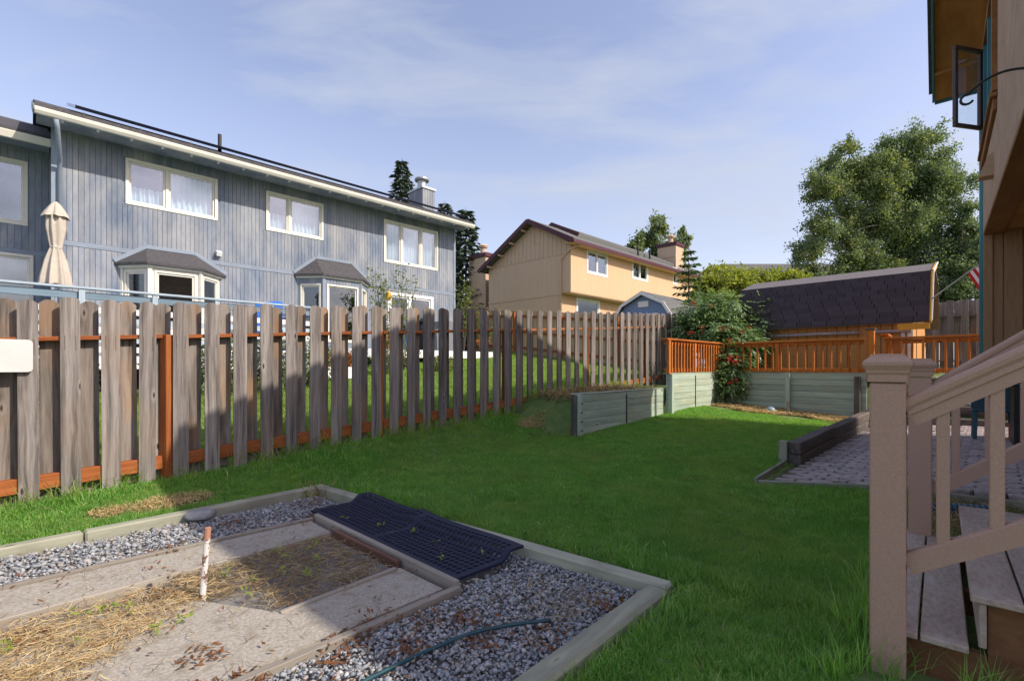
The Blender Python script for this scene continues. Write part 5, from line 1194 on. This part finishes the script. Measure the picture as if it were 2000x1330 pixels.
def stair_rail(label, base, zg, rz, sl_):
    r = thing('stair_railing', label, 'railing', base+Z*zg)
    bar('post', base+Z*(zg-.15), base+Z*1.235, .114, .114, M['compo'], r, -HA, .006)
    c = MB(); prof = [(.0585, 1.238), (.063, 1.240), (.063, 1.268), (.068, 1.276), (.068, 1.284), (.076, 1.300), (.079, 1.306), (.079, 1.318), (.074, 1.324), (.056, 1.340), (.054, 1.350), (.0, 1.352)]
    vs, fs = [], []
    for w, z in prof:
        w = max(w, .001)
        for a, b in ((-1, -1), (1, -1), (1, 1), (-1, 1)): vs.append(tuple(base+HA*a*w+HB*b*w+Z*z))
    for i in range(len(prof)-1):
        for j in range(4): fs.append([4*i+j, 4*i+(j+1) % 4, 4*i+4+(j+1) % 4, 4*i+4+j])
    fs.append([3, 2, 1, 0]); c.v = vs; c.f = fs; c.build('post_cap', M['compo'], r)
    p = lambda t, z: base+HB*t+Z*(z+sl_*t)
    # moulded handrail
    up = (Z-HB*sl_).normalized(); X = (HB+Z*sl_).normalized(); pr = [(-.026, -.062), (.026, -.062), (.026, -.022), (.034, -.018), (.034, -.004), (.028, .002), (.036, .012), (.038, .028), (.030, .040), (.010, .046), (-.010, .046), (-.030, .040), (-.038, .028), (-.036, .012), (-.028, .002), (-.034, -.004), (-.034, -.018), (-.026, -.022)]
    hb_ = MB(); q = p(.058, rz); L = 1.25/math.cos(math.atan(sl_)); hb_.prism([q+HA*x+up*y for x, y in pr], X*L); hb_.build('handrail', M['compo'], r)
    lo = MB(); q = p(.058, .485); lo.prism([q+HA*x+up*y for x, y in [(-.026, -.038), (.026, -.038), (.026, .030), (.018, .038), (-.018, .038), (-.026, .030)]], X*L); lo.build('bottom_rail', M['compo'], r)
    for i in range(8):
        t = .165+.146*i; bar('baluster', p(t, .52), p(t, rz-.045), .040, .040, M['compo'], r, -HA, .003)
    bar('post', base+HB*1.36+Z*.9, base+HB*1.36+Z*2.1, .114, .114, M['compo'], r, -HA, .006)
stair_rail('near mauve composite stair railing with capped post standing in the grass', P1, .10, 1.09, .62)
stair_rail('far mauve composite stair railing just behind the near one', P2, .25, 1.11, .76)
# ------------------------------------------------------------------ flag on the shed corner
fl = thing('flag', 'red white and blue striped flag on a slanted white pole at the shed corner', 'flag', P(12.95, -.93, 2.7))
f0, f1 = P(12.93, -.93, 2.66), P(13.30, .12, 3.62); fd = (f1-f0).normalized()
mb = MB(); mb.tube([f0, f1], .014, 8); mb.build('flag_pole', M['steel'], fl)
def flag_mat():
    m, nt, n, l, b = new_mat('striped_flag_cloth'); u = n.new('ShaderNodeUVMap'); s = n.new('ShaderNodeSeparateXYZ'); l.new(u.outputs[0], s.inputs[0])
    st_ = math_(nt, 'MODULO', math_(nt, 'MULTIPLY', s.outputs['Y'], 6.5), 1.0); st_ = math_(nt, 'LESS_THAN', st_, .5)
    c = mixc(nt, st_, (.75, .75, .75), (.50, .012, .025)); ca = math_(nt, 'MULTIPLY', math_(nt, 'LESS_THAN', s.outputs['X'], .4), math_(nt, 'GREATER_THAN', s.outputs['Y'], 6/13))
    c = mixc(nt, ca, c, (.015, .03, .16))
    v = n.new('ShaderNodeCombineXYZ'); l.new(math_(nt, 'MODULO', math_(nt, 'MULTIPLY', s.outputs['X'], 15), 1), v.inputs[0]); l.new(math_(nt, 'MODULO', math_(nt, 'MULTIPLY', s.outputs['Y'], 13), 1), v.inputs[1])
    dn = n.new('ShaderNodeVectorMath'); dn.operation = 'DISTANCE'; dn.inputs[1].default_value = (.5, .5, 0); l.new(v.outputs[0], dn.inputs[0])
    sta = math_(nt, 'MULTIPLY', math_(nt, 'LESS_THAN', dn.outputs['Value'], .26), ca); c = mixc(nt, sta, c, (.8, .8, .8))
    l.new(c, b.inputs['Base Color']); b.inputs['Roughness'].default_value = .8; return m
def flag_mesh():
    nx, ny = 24, 12; vs, fs, uv = [], [], []
    a, h_ = f1-fd*.05, .68; fall = (Z*-.8+B*.5).normalized()
    for i in range(nx+1):
        for j in range(ny+1):
            x, y = i/nx, j/ny; p = a-fd*(h_*(1-y)) + fall*(.80*x)+Vector((.03, .02, 0))*math.sin(x*7+y*4)*x*2+(-fd)*x*.10
            vs.append(tuple(p)); uv.append((x, y))
    for i in range(nx):
        for j in range(ny): q = i*(ny+1)+j; fs.append([q, q+1, q+ny+2, q+ny+1])
    o0 = Vector(vs[0]); m_ = bpy.data.meshes.new('cloth'); m_.from_pydata([tuple(Vector(q)-o0) for q in vs], [], fs); ul = m_.uv_layers.new()
    for lp in m_.loops: ul.data[lp.index].uv = uv[lp.vertex_index]
    m_.materials.append(flag_mat()); m_.polygons.foreach_set('use_smooth', [True]*len(fs)); link('cloth', m_, fl, Matrix.Translation(o0))
flag_mesh()

# ------------------------------------------------------------------ resin chairs stacked by the house, grill, fuel can
def chair_at(p, lab):
    c = thing('stacking_chair', lab, 'chair', p, 'stacked dark resin chairs')
    e1, e2 = HB, -HA  # faces -HA
    mb = MB(); mb.box(p+e2*.22+Z*.42, p-e2*.2+Z*.40, .46, .03, Z, .01); mb.build('seat', M['chair'], c)
    mb = MB(); mb.prism([p-e2*.20+e1*x+Z*z for x, z in ((-.22, .40), (.22, .40), (.24, .75), (.15, .92), (-.15, .92), (-.24, .75))], -e2*.03+Z*-.03); mb.build('backrest', M['chair'], c)
    for a in (-.2, .2):
        for b in (.2, -.19): bar('leg', p+e1*a+e2*b+Z*.0, p+e1*a*.95+e2*b*.9+Z*.40, .05, .04, M['chair'], c, e2)
        bar('armrest', p+e1*a*1.15+e2*.2+Z*.62, p+e1*a*1.15-e2*.2+Z*.64, .05, .03, M['chair'], c)
    return c
labs = ['lowest dark blue green resin chair of the stack by the patio', 'second resin chair from the ground in the patio stack', 'middle resin chair of the patio stack', 'resin chair just below the top of the patio stack', 'topmost resin chair of the stack behind the stair rail']
c0 = None; cbase = Vector((7.02, 7.06, .25))
for i, lb in enumerate(labs):
    p = cbase+Z*.075*i+(-HA)*.035*i
    if i == 0: c0 = chair_at(p, lb)
    else: copy_thing(c0, Matrix.Translation(p), lb)
gp = Vector((6.72, 6.05, .22))
gr_ = thing('barbecue_grill', 'dark closed barbecue grill at the right edge behind the stair railing', 'grill', gp)
mb = MB(); mb.prism([gp+HB*-.35+HA*x+Z*z for x, z in ((-.25, .85), (.25, .85), (.25, 1.0), (.12, 1.14), (-.12, 1.14), (-.25, 1.0))], HB*.9); mb.build('lid', M['chair'], gr_)
bar('cabinet', gp+HB*.1+Z*.08, gp+HB*.1+Z*.84, .85, .48, M['black'], gr_, -HA); bar('side_shelf', gp-HB*.62+Z*.84, gp-HB*.34+Z*.84, .44, .03, M['steel'], gr_)
bar('handle', gp-HB*.25-HA*.30+Z*.98, gp+HB*.45-HA*.30+Z*.98, .025, .025, M['steel'], gr_)
rp_ = Vector((7.25, 6.92, .24)); rc_ = thing('fuel_can', 'small red plastic can on the patio at the right edge', 'can', rp_)
mb = MB(); mb.box(rp_, rp_+Z*.26, .2, .16, -HA, .03); mb.build('body', M['redplastic'], rc_); mb = MB(); mb.tube([rp_+Z*.26, rp_+Z*.32+HB*.02, rp_+Z*.36-HB*.06], .02, 8); mb.build('spout', M['black'], rc_)

# ------------------------------------------------------------------ things on the neighbour decks
def crate(p, L, W, H, name, label, cat, m_, grp=None):
    c = thing(name, label, cat, p, grp); bar('body', p+Z*.0, p+Z*H, L, W, m_, c, B, .02); bar('lid', p+Z*(H+.02), p+Z*(H+.055), L+.03, W+.03, m_, c, B, .015)
    return c
crate(P(8.72, -13.4, 1.84), .34, .34, .42, 'cooler_bin', 'blue lidded bin on the low deck seen between pickets', 'bin', M['blueplastic'])
bc = thing('blue_chair', 'bright blue plastic chair whose backrest rises above the deck rail', 'chair', P(4.2, -12.6, 1.51))
cpt = P(4.22, -12.75, 1.51)
mb = MB(); mb.prism([cpt+A*x+Z*z for x, z in ((-.28, .40), (.30, .40), (.34, 1.40), (.22, 1.44), (-.30, 1.32))], -B*.04); mb.build('backrest', M['blueplastic'], bc)
bar('seat', cpt+Z*.42, cpt+B*.45+Z*.42, .5, .04, M['blueplastic'], bc)
for a in (-.22, .22):
    for b in (.03, .42): bar('leg', cpt+A*a+B*b, cpt+A*a+B*b+Z*.40, .05, .05, M['blueplastic'], bc, B)
gc = thing('covered_grill', 'grey fabric covered grill at the right end of the low deck', 'grill', P(10.6, -13.7, 1.84)); c_ = P(10.6, -13.7, 1.84)
mb = MB(); mb.prism([c_+A*x+Z*z for x, z in ((-.55, 0), (.55, 0), (.6, .72), (.32, .80), (.25, 1.08), (-.25, 1.08), (-.32, .80), (-.6, .72))], -B*.6); mb.build('cover', M['tarp'], gc)
mb = MB(); mb.box(c_-A*.5-B*.3-Z*.02, c_+A*.5-B*.3-Z*.02, .5, .04); mb.build('base', M['black'], gc)
def planter(p, label):
    t_ = thing('flower_planter', label, 'planter', p, 'flower planters by the neighbour deck')
    mb = MB(); mb.lathe(p, [(.10, 0), (.15, .24), (.165, .25), (.165, .28), (.13, .28)], 14); mb.build('pot', M['terracotta'], t_)
    n = 260; C = np.array(p)+np.array([0, 0, .36])+rng.normal(0, 1, (n, 3))*np.array([.12, .12, .09]); leaves_obj('flowers', C, rng.normal(0, 1, (n, 3)), rng.normal(0, 1, (n, 3)), .06, .045, M['flower'], t_)
planter(P(11.75, -13.25, 1.84), 'pot of orange flowers on the right end of the low deck'); planter(P(5.7, -12.5, 1.15), 'pot of orange flowers on the grass at the bay window'); planter(P(6.2, -12.55, 1.2), 'second orange flower pot, right of the first below the bay window'); planter(P(7.9, -13.3, 1.84), 'flower pot left of the blue bin before the glass door')
bf = thing('bird_feeder', 'small yellow bird feeder hanging left of the sliding door', 'bird feeder', P(8.72, -14.75, 3.7)); c_ = P(8.72, -14.72, 3.55)
mb = MB(); mb.lathe(c_, [(.02, 0), (.10, .05), (.12, .2), (.06, .30), (.02, .34)], 12); mb.build('body', M['yellow'], bf); mb = MB(); mb.tube([c_+Z*.34, c_+Z*.50, c_+Z*.58-B*.1, c_+Z*.58-B*.34], .01, 6); mb.build('bracket', M['black'], bf)

# ------------------------------------------------------------------ trees
def tube_tree(mb, pts, r0, r1, seg=7):
    mb.tube(pts, list(np.linspace(r0, r1, len(pts))), seg, False)
def broad_tree(name, label, cat, base, H, lobes, nleaf, lsize, lmats, bark, r0=.2, limbs=26, group=None, droop=.3, hang=0, first=.25, sub=14):
    """lobes: (dx,dy,z,rx,ry,rz,weight); leaves gather in sprays at the ends of twigs inside the lobes"""
    t_ = thing(name, label, cat, base, group); base = Vector(base); mb = MB(); r = random.Random(hash(label) % 1000+3); r = random.Random(len(label)*7+int(H*10))
    tr = [base-Z*.2]; lean = Vector((r.uniform(-.06, .06), r.uniform(-.06, .06), 0))
    for i in range(1, 7): tr.append(base+Z*(H*.80*i/6)+lean*H*i/6+Vector((r.uniform(-.02, .02), r.uniform(-.02, .02), 0))*H)
    tube_tree(mb, tr, r0, r0*.18, 9); W = sum(l[6] for l in lobes); tips = []; tw = []
    for (dx, dy, z, rx, ry, rz, w) in lobes:
        k = max(1, round(limbs*w/W))
        for _ in range(k):
            d = Vector((r.gauss(0, 1), r.gauss(0, 1), r.gauss(0, 1))).normalized(); q = r.uniform(.35, .95); tip = base+Vector((dx+d.x*rx*q, dy+d.y*ry*q, z+d.z*rz*q))
            h0 = max(H*first, min(H*.78, tip.z-base.z-r.uniform(.15, .4)*(Vector((tip.x-base.x, tip.y-base.y, 0)).length+1)))
            st = base+Z*h0+lean*h0; mid = st.lerp(tip, .5)+Vector((r.uniform(-.05, .05), r.uniform(-.05, .05), .05))*H*.5
            tube_tree(mb, [st, st.lerp(mid, .5)+Z*.02*H, mid, mid.lerp(tip, .6), tip], r0*.30, r0*.04, 5)
            for _ in range(sub):
                f_ = r.uniform(.35, 1.1); c = mid.lerp(tip, f_) if f_ > .5 else st.lerp(mid, f_*1.2); dd = Vector((r.gauss(0, 1), r.gauss(0, 1), r.gauss(0, .7))).normalized()
                e = c+Vector((dd.x*rx, dd.y*ry, dd.z*rz))*r.uniform(.2, .5); tw.append((c, e)); tips.append(e)
    for c, e in tw[:700]: tube_tree(mb, [c, c.lerp(e, .5)+Z*.01*H, e], r0*.035, r0*.012, 3)
    mb.build('trunk', bark, t_)
    T0 = np.array([c[:] for c, e in tw]); T1 = np.array([e[:] for c, e in tw]); n = nleaf; idx = rng.integers(0, len(tw), n); f_ = rng.uniform(.25, 1.15, n)[:, None]
    C = T0[idx]*(1-f_)+T1[idx]*f_; sp = np.linalg.norm(T1-T0, axis=1)[idx][:, None]*.20
    C = C+rng.normal(0, 1, (n, 3))*sp; hg_ = np.abs(rng.normal(0, 1, n))*hang; C[:, 2] -= hg_
    D = rng.normal(0, 1, (n, 3))+np.array([0, 0, -droop*2]); N = rng.normal(0, 1, (n, 3))+np.array([0, 0, .6]); L = rng.uniform(.6, 1.25, n)*lsize
    which = rng.integers(0, 1000, len(tw))
    zrel = (T1[:, 2]-base.z)/H
    pick = (which[idx] % 100)
    cuts = [0]; k = len(lmats)
    for j, (m_, frac) in enumerate(lmats):
        lo = sum(x[1] for x in lmats[:j])*100; hi = lo+frac*100; s_ = (pick >= lo) & (pick < hi)
        if s_.sum(): leaves_obj('crown', C[s_], D[s_], N[s_], L[s_], L[s_]*.62, m_, t_)
    return t_
LB, LY = M['leaf_birch'], M['leaf_birch_y']
broad_tree('street_tree', 'broad leafy tree across the street outside the view, mirrored in the bay windows', 'tree', (34, -7, .5), 11.5, [(0, 0, 8.5, 2.6, 2.6, 2.6, 1), (.5, 0, 5.6, 3.2, 3.2, 2.6, 1.2)], 9000, .34, [(LB, 1.0)], M['bark'], .22, 30)
broad_tree('street_tree', 'rounder leafy tree across the street outside the view, mirrored in the glass door', 'tree', (38, 3, .5), 12.5, [(0, 0, 9.3, 2.8, 2.8, 2.8, 1), (.5, 0, 6, 3.4, 3.4, 2.8, 1.2)], 9000, .34, [(LB, 1.0)], M['bark'], .22, 30)
broad_tree('birch_tree', 'tall birch with dense darker crown, highest tree behind the shed', 'tree', (30.2, 37.5, 1.6), 19,
           [(0.3, 0, 15.6, 2.8, 3, 2.9, 1.5), (2.4, 0, 12.9, 2.8, 3, 2.8, 1.4), (-1.2, 0, 11, 3.2, 3, 3.6, 1.6), (2.2, 0, 8.4, 3.4, 3, 3.4, 1.6), (-.9, 0, 6.0, 4.2, 3, 3.4, 1.6), (1.5, 0, 4.0, 4.2, 3, 2.6, 1.3)], 165000, .18, [(LB, .9), (LY, .1)], M['bark'], .30, 104, 'birches beyond the shed', hang=.12)
broad_tree('birch_tree', 'birch with yellowing crown and pale trunk, left of the tallest one', 'tree', (25.0, 36.0, 1.6), 17.6,
           [(-.4, 0, 15.0, 2.0, 2.5, 1.6, .8), (1.2, 0, 14.0, 2.6, 2.5, 2.2, 1.2), (-1.4, 0, 12.2, 2.5, 2.5, 2.4, 1.1), (-3.0, 0, 9.4, 2.0, 2.0, 2.4, 1.0), (2.4, 0, 11.2, 1.8, 2, 2.2, .8), (-3.2, 0, 6.0, 2.4, 2, 2.4, 1.4), (-2.6, 0, 3.2, 2.6, 2, 1.8, 1.2), (.4, 0, 2.8, 2.8, 2, 1.8, 1.0), (0, 0, 8.6, 2.6, 2, 2.4, 1.0), (0, 0, 4.6, 2.6, 2, 2.6, 1.1), (2.4, 0, 6.4, 2.0, 2, 3.0, .9)], 120000, .175, [(LY, .35), (LB, .65)], M['birchbark'], .24, 80, 'birches beyond the shed', hang=.15)
broad_tree('birch_tree', 'lower leafy birch showing between the tallest one and the house corner', 'tree', (33.5, 35.5, 1.6), 13.0,
           [(0, 0, 9.2, 1.7, 2, 2.6, 1), (0.2, 0, 6, 2.6, 2, 2.6, 1), (-.8, 0, 3.2, 2.8, 2, 2.0, 1)], 50000, .18, [(LB, 1.0)], M['bark'], .18, 32, 'birches beyond the shed')
for (x, y, h, rw, lb) in ((14.3, 56, 16.6, 1.7, 'narrow leafy tree left of three rising behind the tan house roof'), (17.0, 57, 18.8, 2.4, 'tallest middle tree of three rising behind the tan house roof'), (19.4, 57, 17.0, 1.9, 'right hand leafy tree of three behind the second chimney')):
    broad_tree('poplar_tree', lb, 'tree', (x, y, 1.6), h, [(0, 0, h-rw*1.6, rw*.75, rw, rw*1.5, 1), (0, 0, h-rw*3.6, rw*1.0, rw, rw*1.6, 1.2), (0, 0, h-rw*5.2, rw, rw, rw*1.5, .9)], 26000, .30, [(LB, .7), (LY, .3)], M['bark'], .2, 22, 'three leafy trees behind the tan house')
def spruce(label, base, H, R, nb, mat, lsz, group=None, cat='tree', name='spruce_tree', seed=1, k0=.06):
    r = random.Random(seed); t_ = thing(name, label, cat, base, group); base = Vector(base); mb = MB(); mb.tube([base-Z*.2, base+Z*H*.5, base+Z*H], [H*.014, H*.008, H*.001], 7, False)
    C, D, Nn, Ls = [], [], [], []
    lev = max(16, int(H*3.4)); ph = 0
    for i in range(lev):
        f_ = i/lev; z = H*(k0+(1-k0)*f_**.92); rr = R*(1-f_)**.85*r.uniform(.72, 1.12)+.05*R; k = max(6, int(11*(1-f_*.4)))
        ph += 1.1
        for j in range(k):
            a = ph+6.283*j/k+r.uniform(-.25, .25); L = rr*r.uniform(.65, 1.12); d = Vector((math.cos(a), math.sin(a), 0)); tipz = (.22*(f_-.35))*L-.05*L; st = base+Z*z
            e = st+d*L+Z*tipz; m_ = st+d*L*.5+Z*(tipz*.5-.07*L); mb.tube([st, m_, e], [H*.0025, H*.0015, H*.0006], 3, False)
            n = int(nb*1.15*(.35+L/R)); 
            for _ in range(n):
                q = r.random()**.7; p = (st.lerp(m_, q*2) if q < .5 else m_.lerp(e, q*2-1)); sd2 = Vector((-d.y, d.x, 0))*r.choice((-1, 1))
                w = L*.30*(1-q*.7); off = sd2*r.random()*w; p = p+off; dirv = (d*.8+sd2*.7+Vector((r.gauss(0, .3), r.gauss(0, .3), -.25-r.random()*.35))).normalized()
                C.append(p[:]); D.append(dirv[:]); Nn.append((r.gauss(0, .6), r.gauss(0, .6), 1)); Ls.append(lsz*r.uniform(.6, 1.3))
    mb.build('trunk', M['bark'], t_); Ls = np.array(Ls); leaves_obj('crown', np.array(C), np.array(D), np.array(Nn), Ls, Ls*.42, mat, t_); return t_
def at(u, v, Y): return Vector(((u-1000)/944*Y, Y, 1.3-(v-716)/944*Y))
p = at(786, 310, 33); spruce('tall spruce peeking over the blue house roof left of its chimney', (p.x, p.y, 1.6), p.z-1.6, 2.8, 15, M['leaf_spruce'], .42, 'spruces behind the blue grey house', seed=3)
p = at(869, 392, 33); spruce('spruce top just right of the metal chimney', (p.x, p.y, 1.6), p.z-1.6, 2.3, 13, M['leaf_spruce'], .42, 'spruces behind the blue grey house', seed=5)
p = at(910, 405, 31); spruce('dark spruce filling the gap between the blue and tan houses', (p.x, p.y, 1.6), p.z-1.6, 2.4, 18, M['leaf_spruce'], .40, 'spruces behind the blue grey house', seed=8)
p = at(1345, 478, 18.2); spruce('slender young green spruce above the berry shrub', (p.x, p.y, 1.2), p.z-1.2, .95, 16, M['leaf_young'], .20, None, seed=4)
# yellow green bushes
for (u, v, Y, R, lb) in ((1418, 508, 21, 1.25, 'tall yellow green bush next to the young spruce'), (1475, 513, 22, 1.2, 'yellow green bush in middle of the row above the shed roof'), (1528, 519, 22, 1.15, 'yellow green bush behind the left end of the shed roof ridge'), (1572, 526, 23, 1.0, 'low yellow green bush at the foot of the yellowing birch'), (1380, 545, 20, .9, 'small bush between berry shrub and the tan house')):
    p = at(u, v, Y); H = p.z-1.2
    broad_tree('willow_bush', lb, 'bush', (p.x, p.y, 1.2), H, [(0, 0, H-R*.9, R*.95, R, R*.95, 1), (-.4*R, 0, H-R*2.0, R*1.2, R, R, 1.1), (.3*R, 0, .8, R*1.2, R, R*.8, .7)], 15000, .15, [(M['leaf_willow'], 1.0)], M['bark'], .07, 34, 'yellow green bushes behind the shed', droop=-.5, first=.05)
# small trees and greenery seen through the fence
def sapling(label, p, H, n, mat, sz, spread, group=None):
    t_ = thing('sapling', label, 'sapling', p, group); mb = MB(); p = Vector(p); r = random.Random(int(p.x*100)); C = []
    for k in range(9):
        d = Vector((r.gauss(0, spread), r.gauss(0, spread), H*r.uniform(.75, 1))); e = p+d; m_ = p+Vector((d.x*.35, d.y*.35, d.z*.5)); mb.tube([p, m_, e], [.014, .009, .003], 5, False)
        for _ in range(n//9): q = r.uniform(.3, 1.02); c = p.lerp(m_, q*2) if q < .5 else m_.lerp(e, q*2-1); C.append((c+Vector((r.gauss(0, .07), r.gauss(0, .07), r.gauss(0, .05))))[:])
    mb.build('stem', M['bark'], t_); n = len(C); L = rng.uniform(.6, 1.2, n)*sz; leaves_obj('foliage', np.array(C), rng.normal(0, 1, (n, 3)), rng.normal(0, 1, (n, 3))+[0, 0, .5], L, L*.6, mat, t_)
sapling('airy pale leafed sapling in front of the right bay window', P(6.65, -11.3, 1.05), 2.9, 620, M['leaf_sapling'], .085, .32, 'pale saplings on the neighbour lawn')
sapling('taller pale sapling between the bay window and glass door', P(7.35, -11.8, 1.1), 3.1, 560, M['leaf_sapling'], .085, .26, 'pale saplings on the neighbour lawn')
sapling('pale sapling right of the blue house corner, before the spruce', P(12.2, -14.9, 1.7), 3.1, 600, M['leaf_sapling'], .10, .22, 'pale saplings on the neighbour lawn')
sapling('short pale sapling in front of the tan chimney', P(13.0, -14.6, 1.7), 2.1, 520, M['leaf_sapling'], .10, .36, 'pale saplings on the neighbour lawn')
def shrub(label, p, H, Rr, n, mat, sz, name='hedge_shrub', group=None, cat='shrub'):
    t_ = thing(name, label, cat, p, group); p = Vector(p); mb = MB()
    for k in range(7): a = k*.9; mb.tube([p, p+Vector((math.cos(a)*Rr*.35, math.sin(a)*Rr*.35, H*.5)), p+Vector((math.cos(a)*Rr*.6, math.sin(a)*Rr*.6, H*.85))], [.018, .012, .005], 5, False)
    mb.build('stem', M['bark'], t_); d = unit(rng.normal(0, 1, (n, 3))); q = rng.random(n)**.4; C = np.array(p)+np.array([0, 0, H*.5])+d*np.array([Rr, Rr, H*.5])*q[:, None]*(1+.15*np.sin(d[:, :1]*7)*np.cos(d[:, 2:]*6))
    L = rng.uniform(.6, 1.25, n)*sz; leaves_obj('foliage', C, d+rng.normal(0, .7, (n, 3)), rng.normal(0, .7, (n, 3))+d, L, L*.6, mat, t_)
hg = [(-.8, -10.8, 1.25), (.35, -10.9, 1.1), (1.95, -10.6, 1.15), (2.75, -10.7, 1.2), (3.5, -10.5, 1.3), (4.35, -10.7, 1.05)]
hn = ['leftmost', 'second', 'third', 'fourth', 'fifth', 'rightmost']
for (s, t, H), w in zip(hg, hn): shrub(w+' leafy shrub of the row in front of the raised deck behind the fence', P(s, t, gz(s, t)), H, .52, 2300, M['leaf_hedge'], .065, group='shrubs in front of the raised deck')
for i, (s, t, H) in enumerate([(6.6, -11.3, .75), (7.6, -11.9, .9), (8.2, -11.0, .5)]):
    shrub(['low green shrub at the foot of the airy sapling', 'green shrub at the foot of the taller sapling', 'small shrub on the lawn in front of the low deck'][i], P(s, t, gz(s, t)), H, .4, 1100, M['leaf_sapling'] if i else M['leaf_hedge'], .06, 'garden_shrub', 'small shrubs on the neighbour lawn')

# ------------------------------------------------------------------ red elderberry shrub draping over the wall corner
def elder():
    base = P(12.25, -5.0, 1.1); t_ = thing('elderberry_shrub', 'large leafy shrub with red berry clusters spilling over the wall corner', 'shrub', base); r = random.Random(9); mb = MB()
    lobes = []  # centre, radii
    def L(u, v, Y, rx, rz, w): c = at(u, v, Y); lobes.append((c, Vector((rx, rx, rz)), w))
    L(1370, 612, 12.6, .55, .42, 1.6); L(1415, 600, 12.6, .55, .35, 1.2); L(1345, 645, 12.4, .36, .30, .7); L(1400, 650, 12.2, .60, .42, 2.0); L(1440, 672, 11.9, .55, .38, 1.3); L(1425, 715, 11.5, .34, .42, 1.3); L(1430, 748, 11.3, .26, .16, .5)
    L(1480, 645, 12.4, .50, .42, 1.4); L(1492, 612, 12.4, .26, .36, .5); L(1500, 668, 12.4, .30, .20, .4); L(1460, 705, 11.9, .28, .24, .5); L(1400, 765, 11.3, .10, .28, .12); L(1395, 735, 11.3, .16, .18, .2)
    W = sum(x[2] for x in lobes); C, D, Nn, Ls = [], [], [], []; berries = []
    for c, rad, w in lobes:
        mb.tube([base, base.lerp(c, .5)+Z*.25, c], [.03, .02, .007], 5, False)
        for _ in range(int(3400*w/W)):
            d = Vector((r.gauss(0, 1), r.gauss(0, 1), r.gauss(0, 1))).normalized(); q = r.random()**.35*r.uniform(.85, 1.12); p = c+Vector((d.x*rad.x, d.y*rad.y, d.z*rad.z))*q
            out = (d+Vector((0, 0, -.35))).normalized(); side = out.cross(Z); side = side.normalized() if side.length > .05 else Vector((1, 0, 0)); L_ = r.uniform(.14, .24)
            for k in range(7):
                f_ = (k//2)/3; sg = -1 if k % 2 else 1; pp = p+out*L_*f_-Z*.05*f_*f_; dl = (out*.6+side*sg*.9-Z*.45 if k < 6 else out-Z*.5).normalized()
                C.append(pp[:]); D.append(dl[:]); Nn.append((r.gauss(0, .35)+d.x*.4, r.gauss(0, .35)+d.y*.4, 1)); Ls.append(r.uniform(.085, .14))
    mb.build('stem', M['bark'], t_); Ls = np.array(Ls); leaves_obj('foliage', np.array(C), np.array(D), np.array(Nn), Ls, Ls*.42, M['leaf_elder'], t_)
    for (u, v, Y, s_) in ((1428, 700, 11.05, 1.5), (1437, 707, 11.05, 1.2), (1389, 597, 12.0, .9), (1372, 640, 11.9, .8), (1371, 651, 11.9, .8), (1349, 651, 11.8, .8), (1412, 643, 11.6, 1.0), (1432, 641, 11.6, .7), (1423, 664, 11.4, .7), (1434, 669, 11.4, .6), (1437, 742, 11.0, .8), (1427, 748, 11.0, .6), (1447, 647, 11.5, .7), (1354, 592, 12.1, .8), (1462, 640, 11.8, .6)):
        mb = MB(); c = at(u, v, Y)
        for _ in range(int(26*s_)):
            q = c+Vector((r.gauss(0, .045), r.gauss(0, .045), r.gauss(0, .035)))*s_; b0 = len(mb.v); rr = .012
            mb.v += [tuple(q+Vector(x)*rr) for x in ((1, 0, 0), (-1, 0, 0), (0, 1, 0), (0, -1, 0), (0, 0, 1), (0, 0, -1))]; mb.f += [[b0+a for a in f] for f in ((0, 2, 4), (2, 1, 4), (1, 3, 4), (3, 0, 4), (2, 0, 5), (1, 2, 5), (3, 1, 5), (0, 3, 5))]
        mb.build('berry_cluster', M['berry'], t_)
elder()
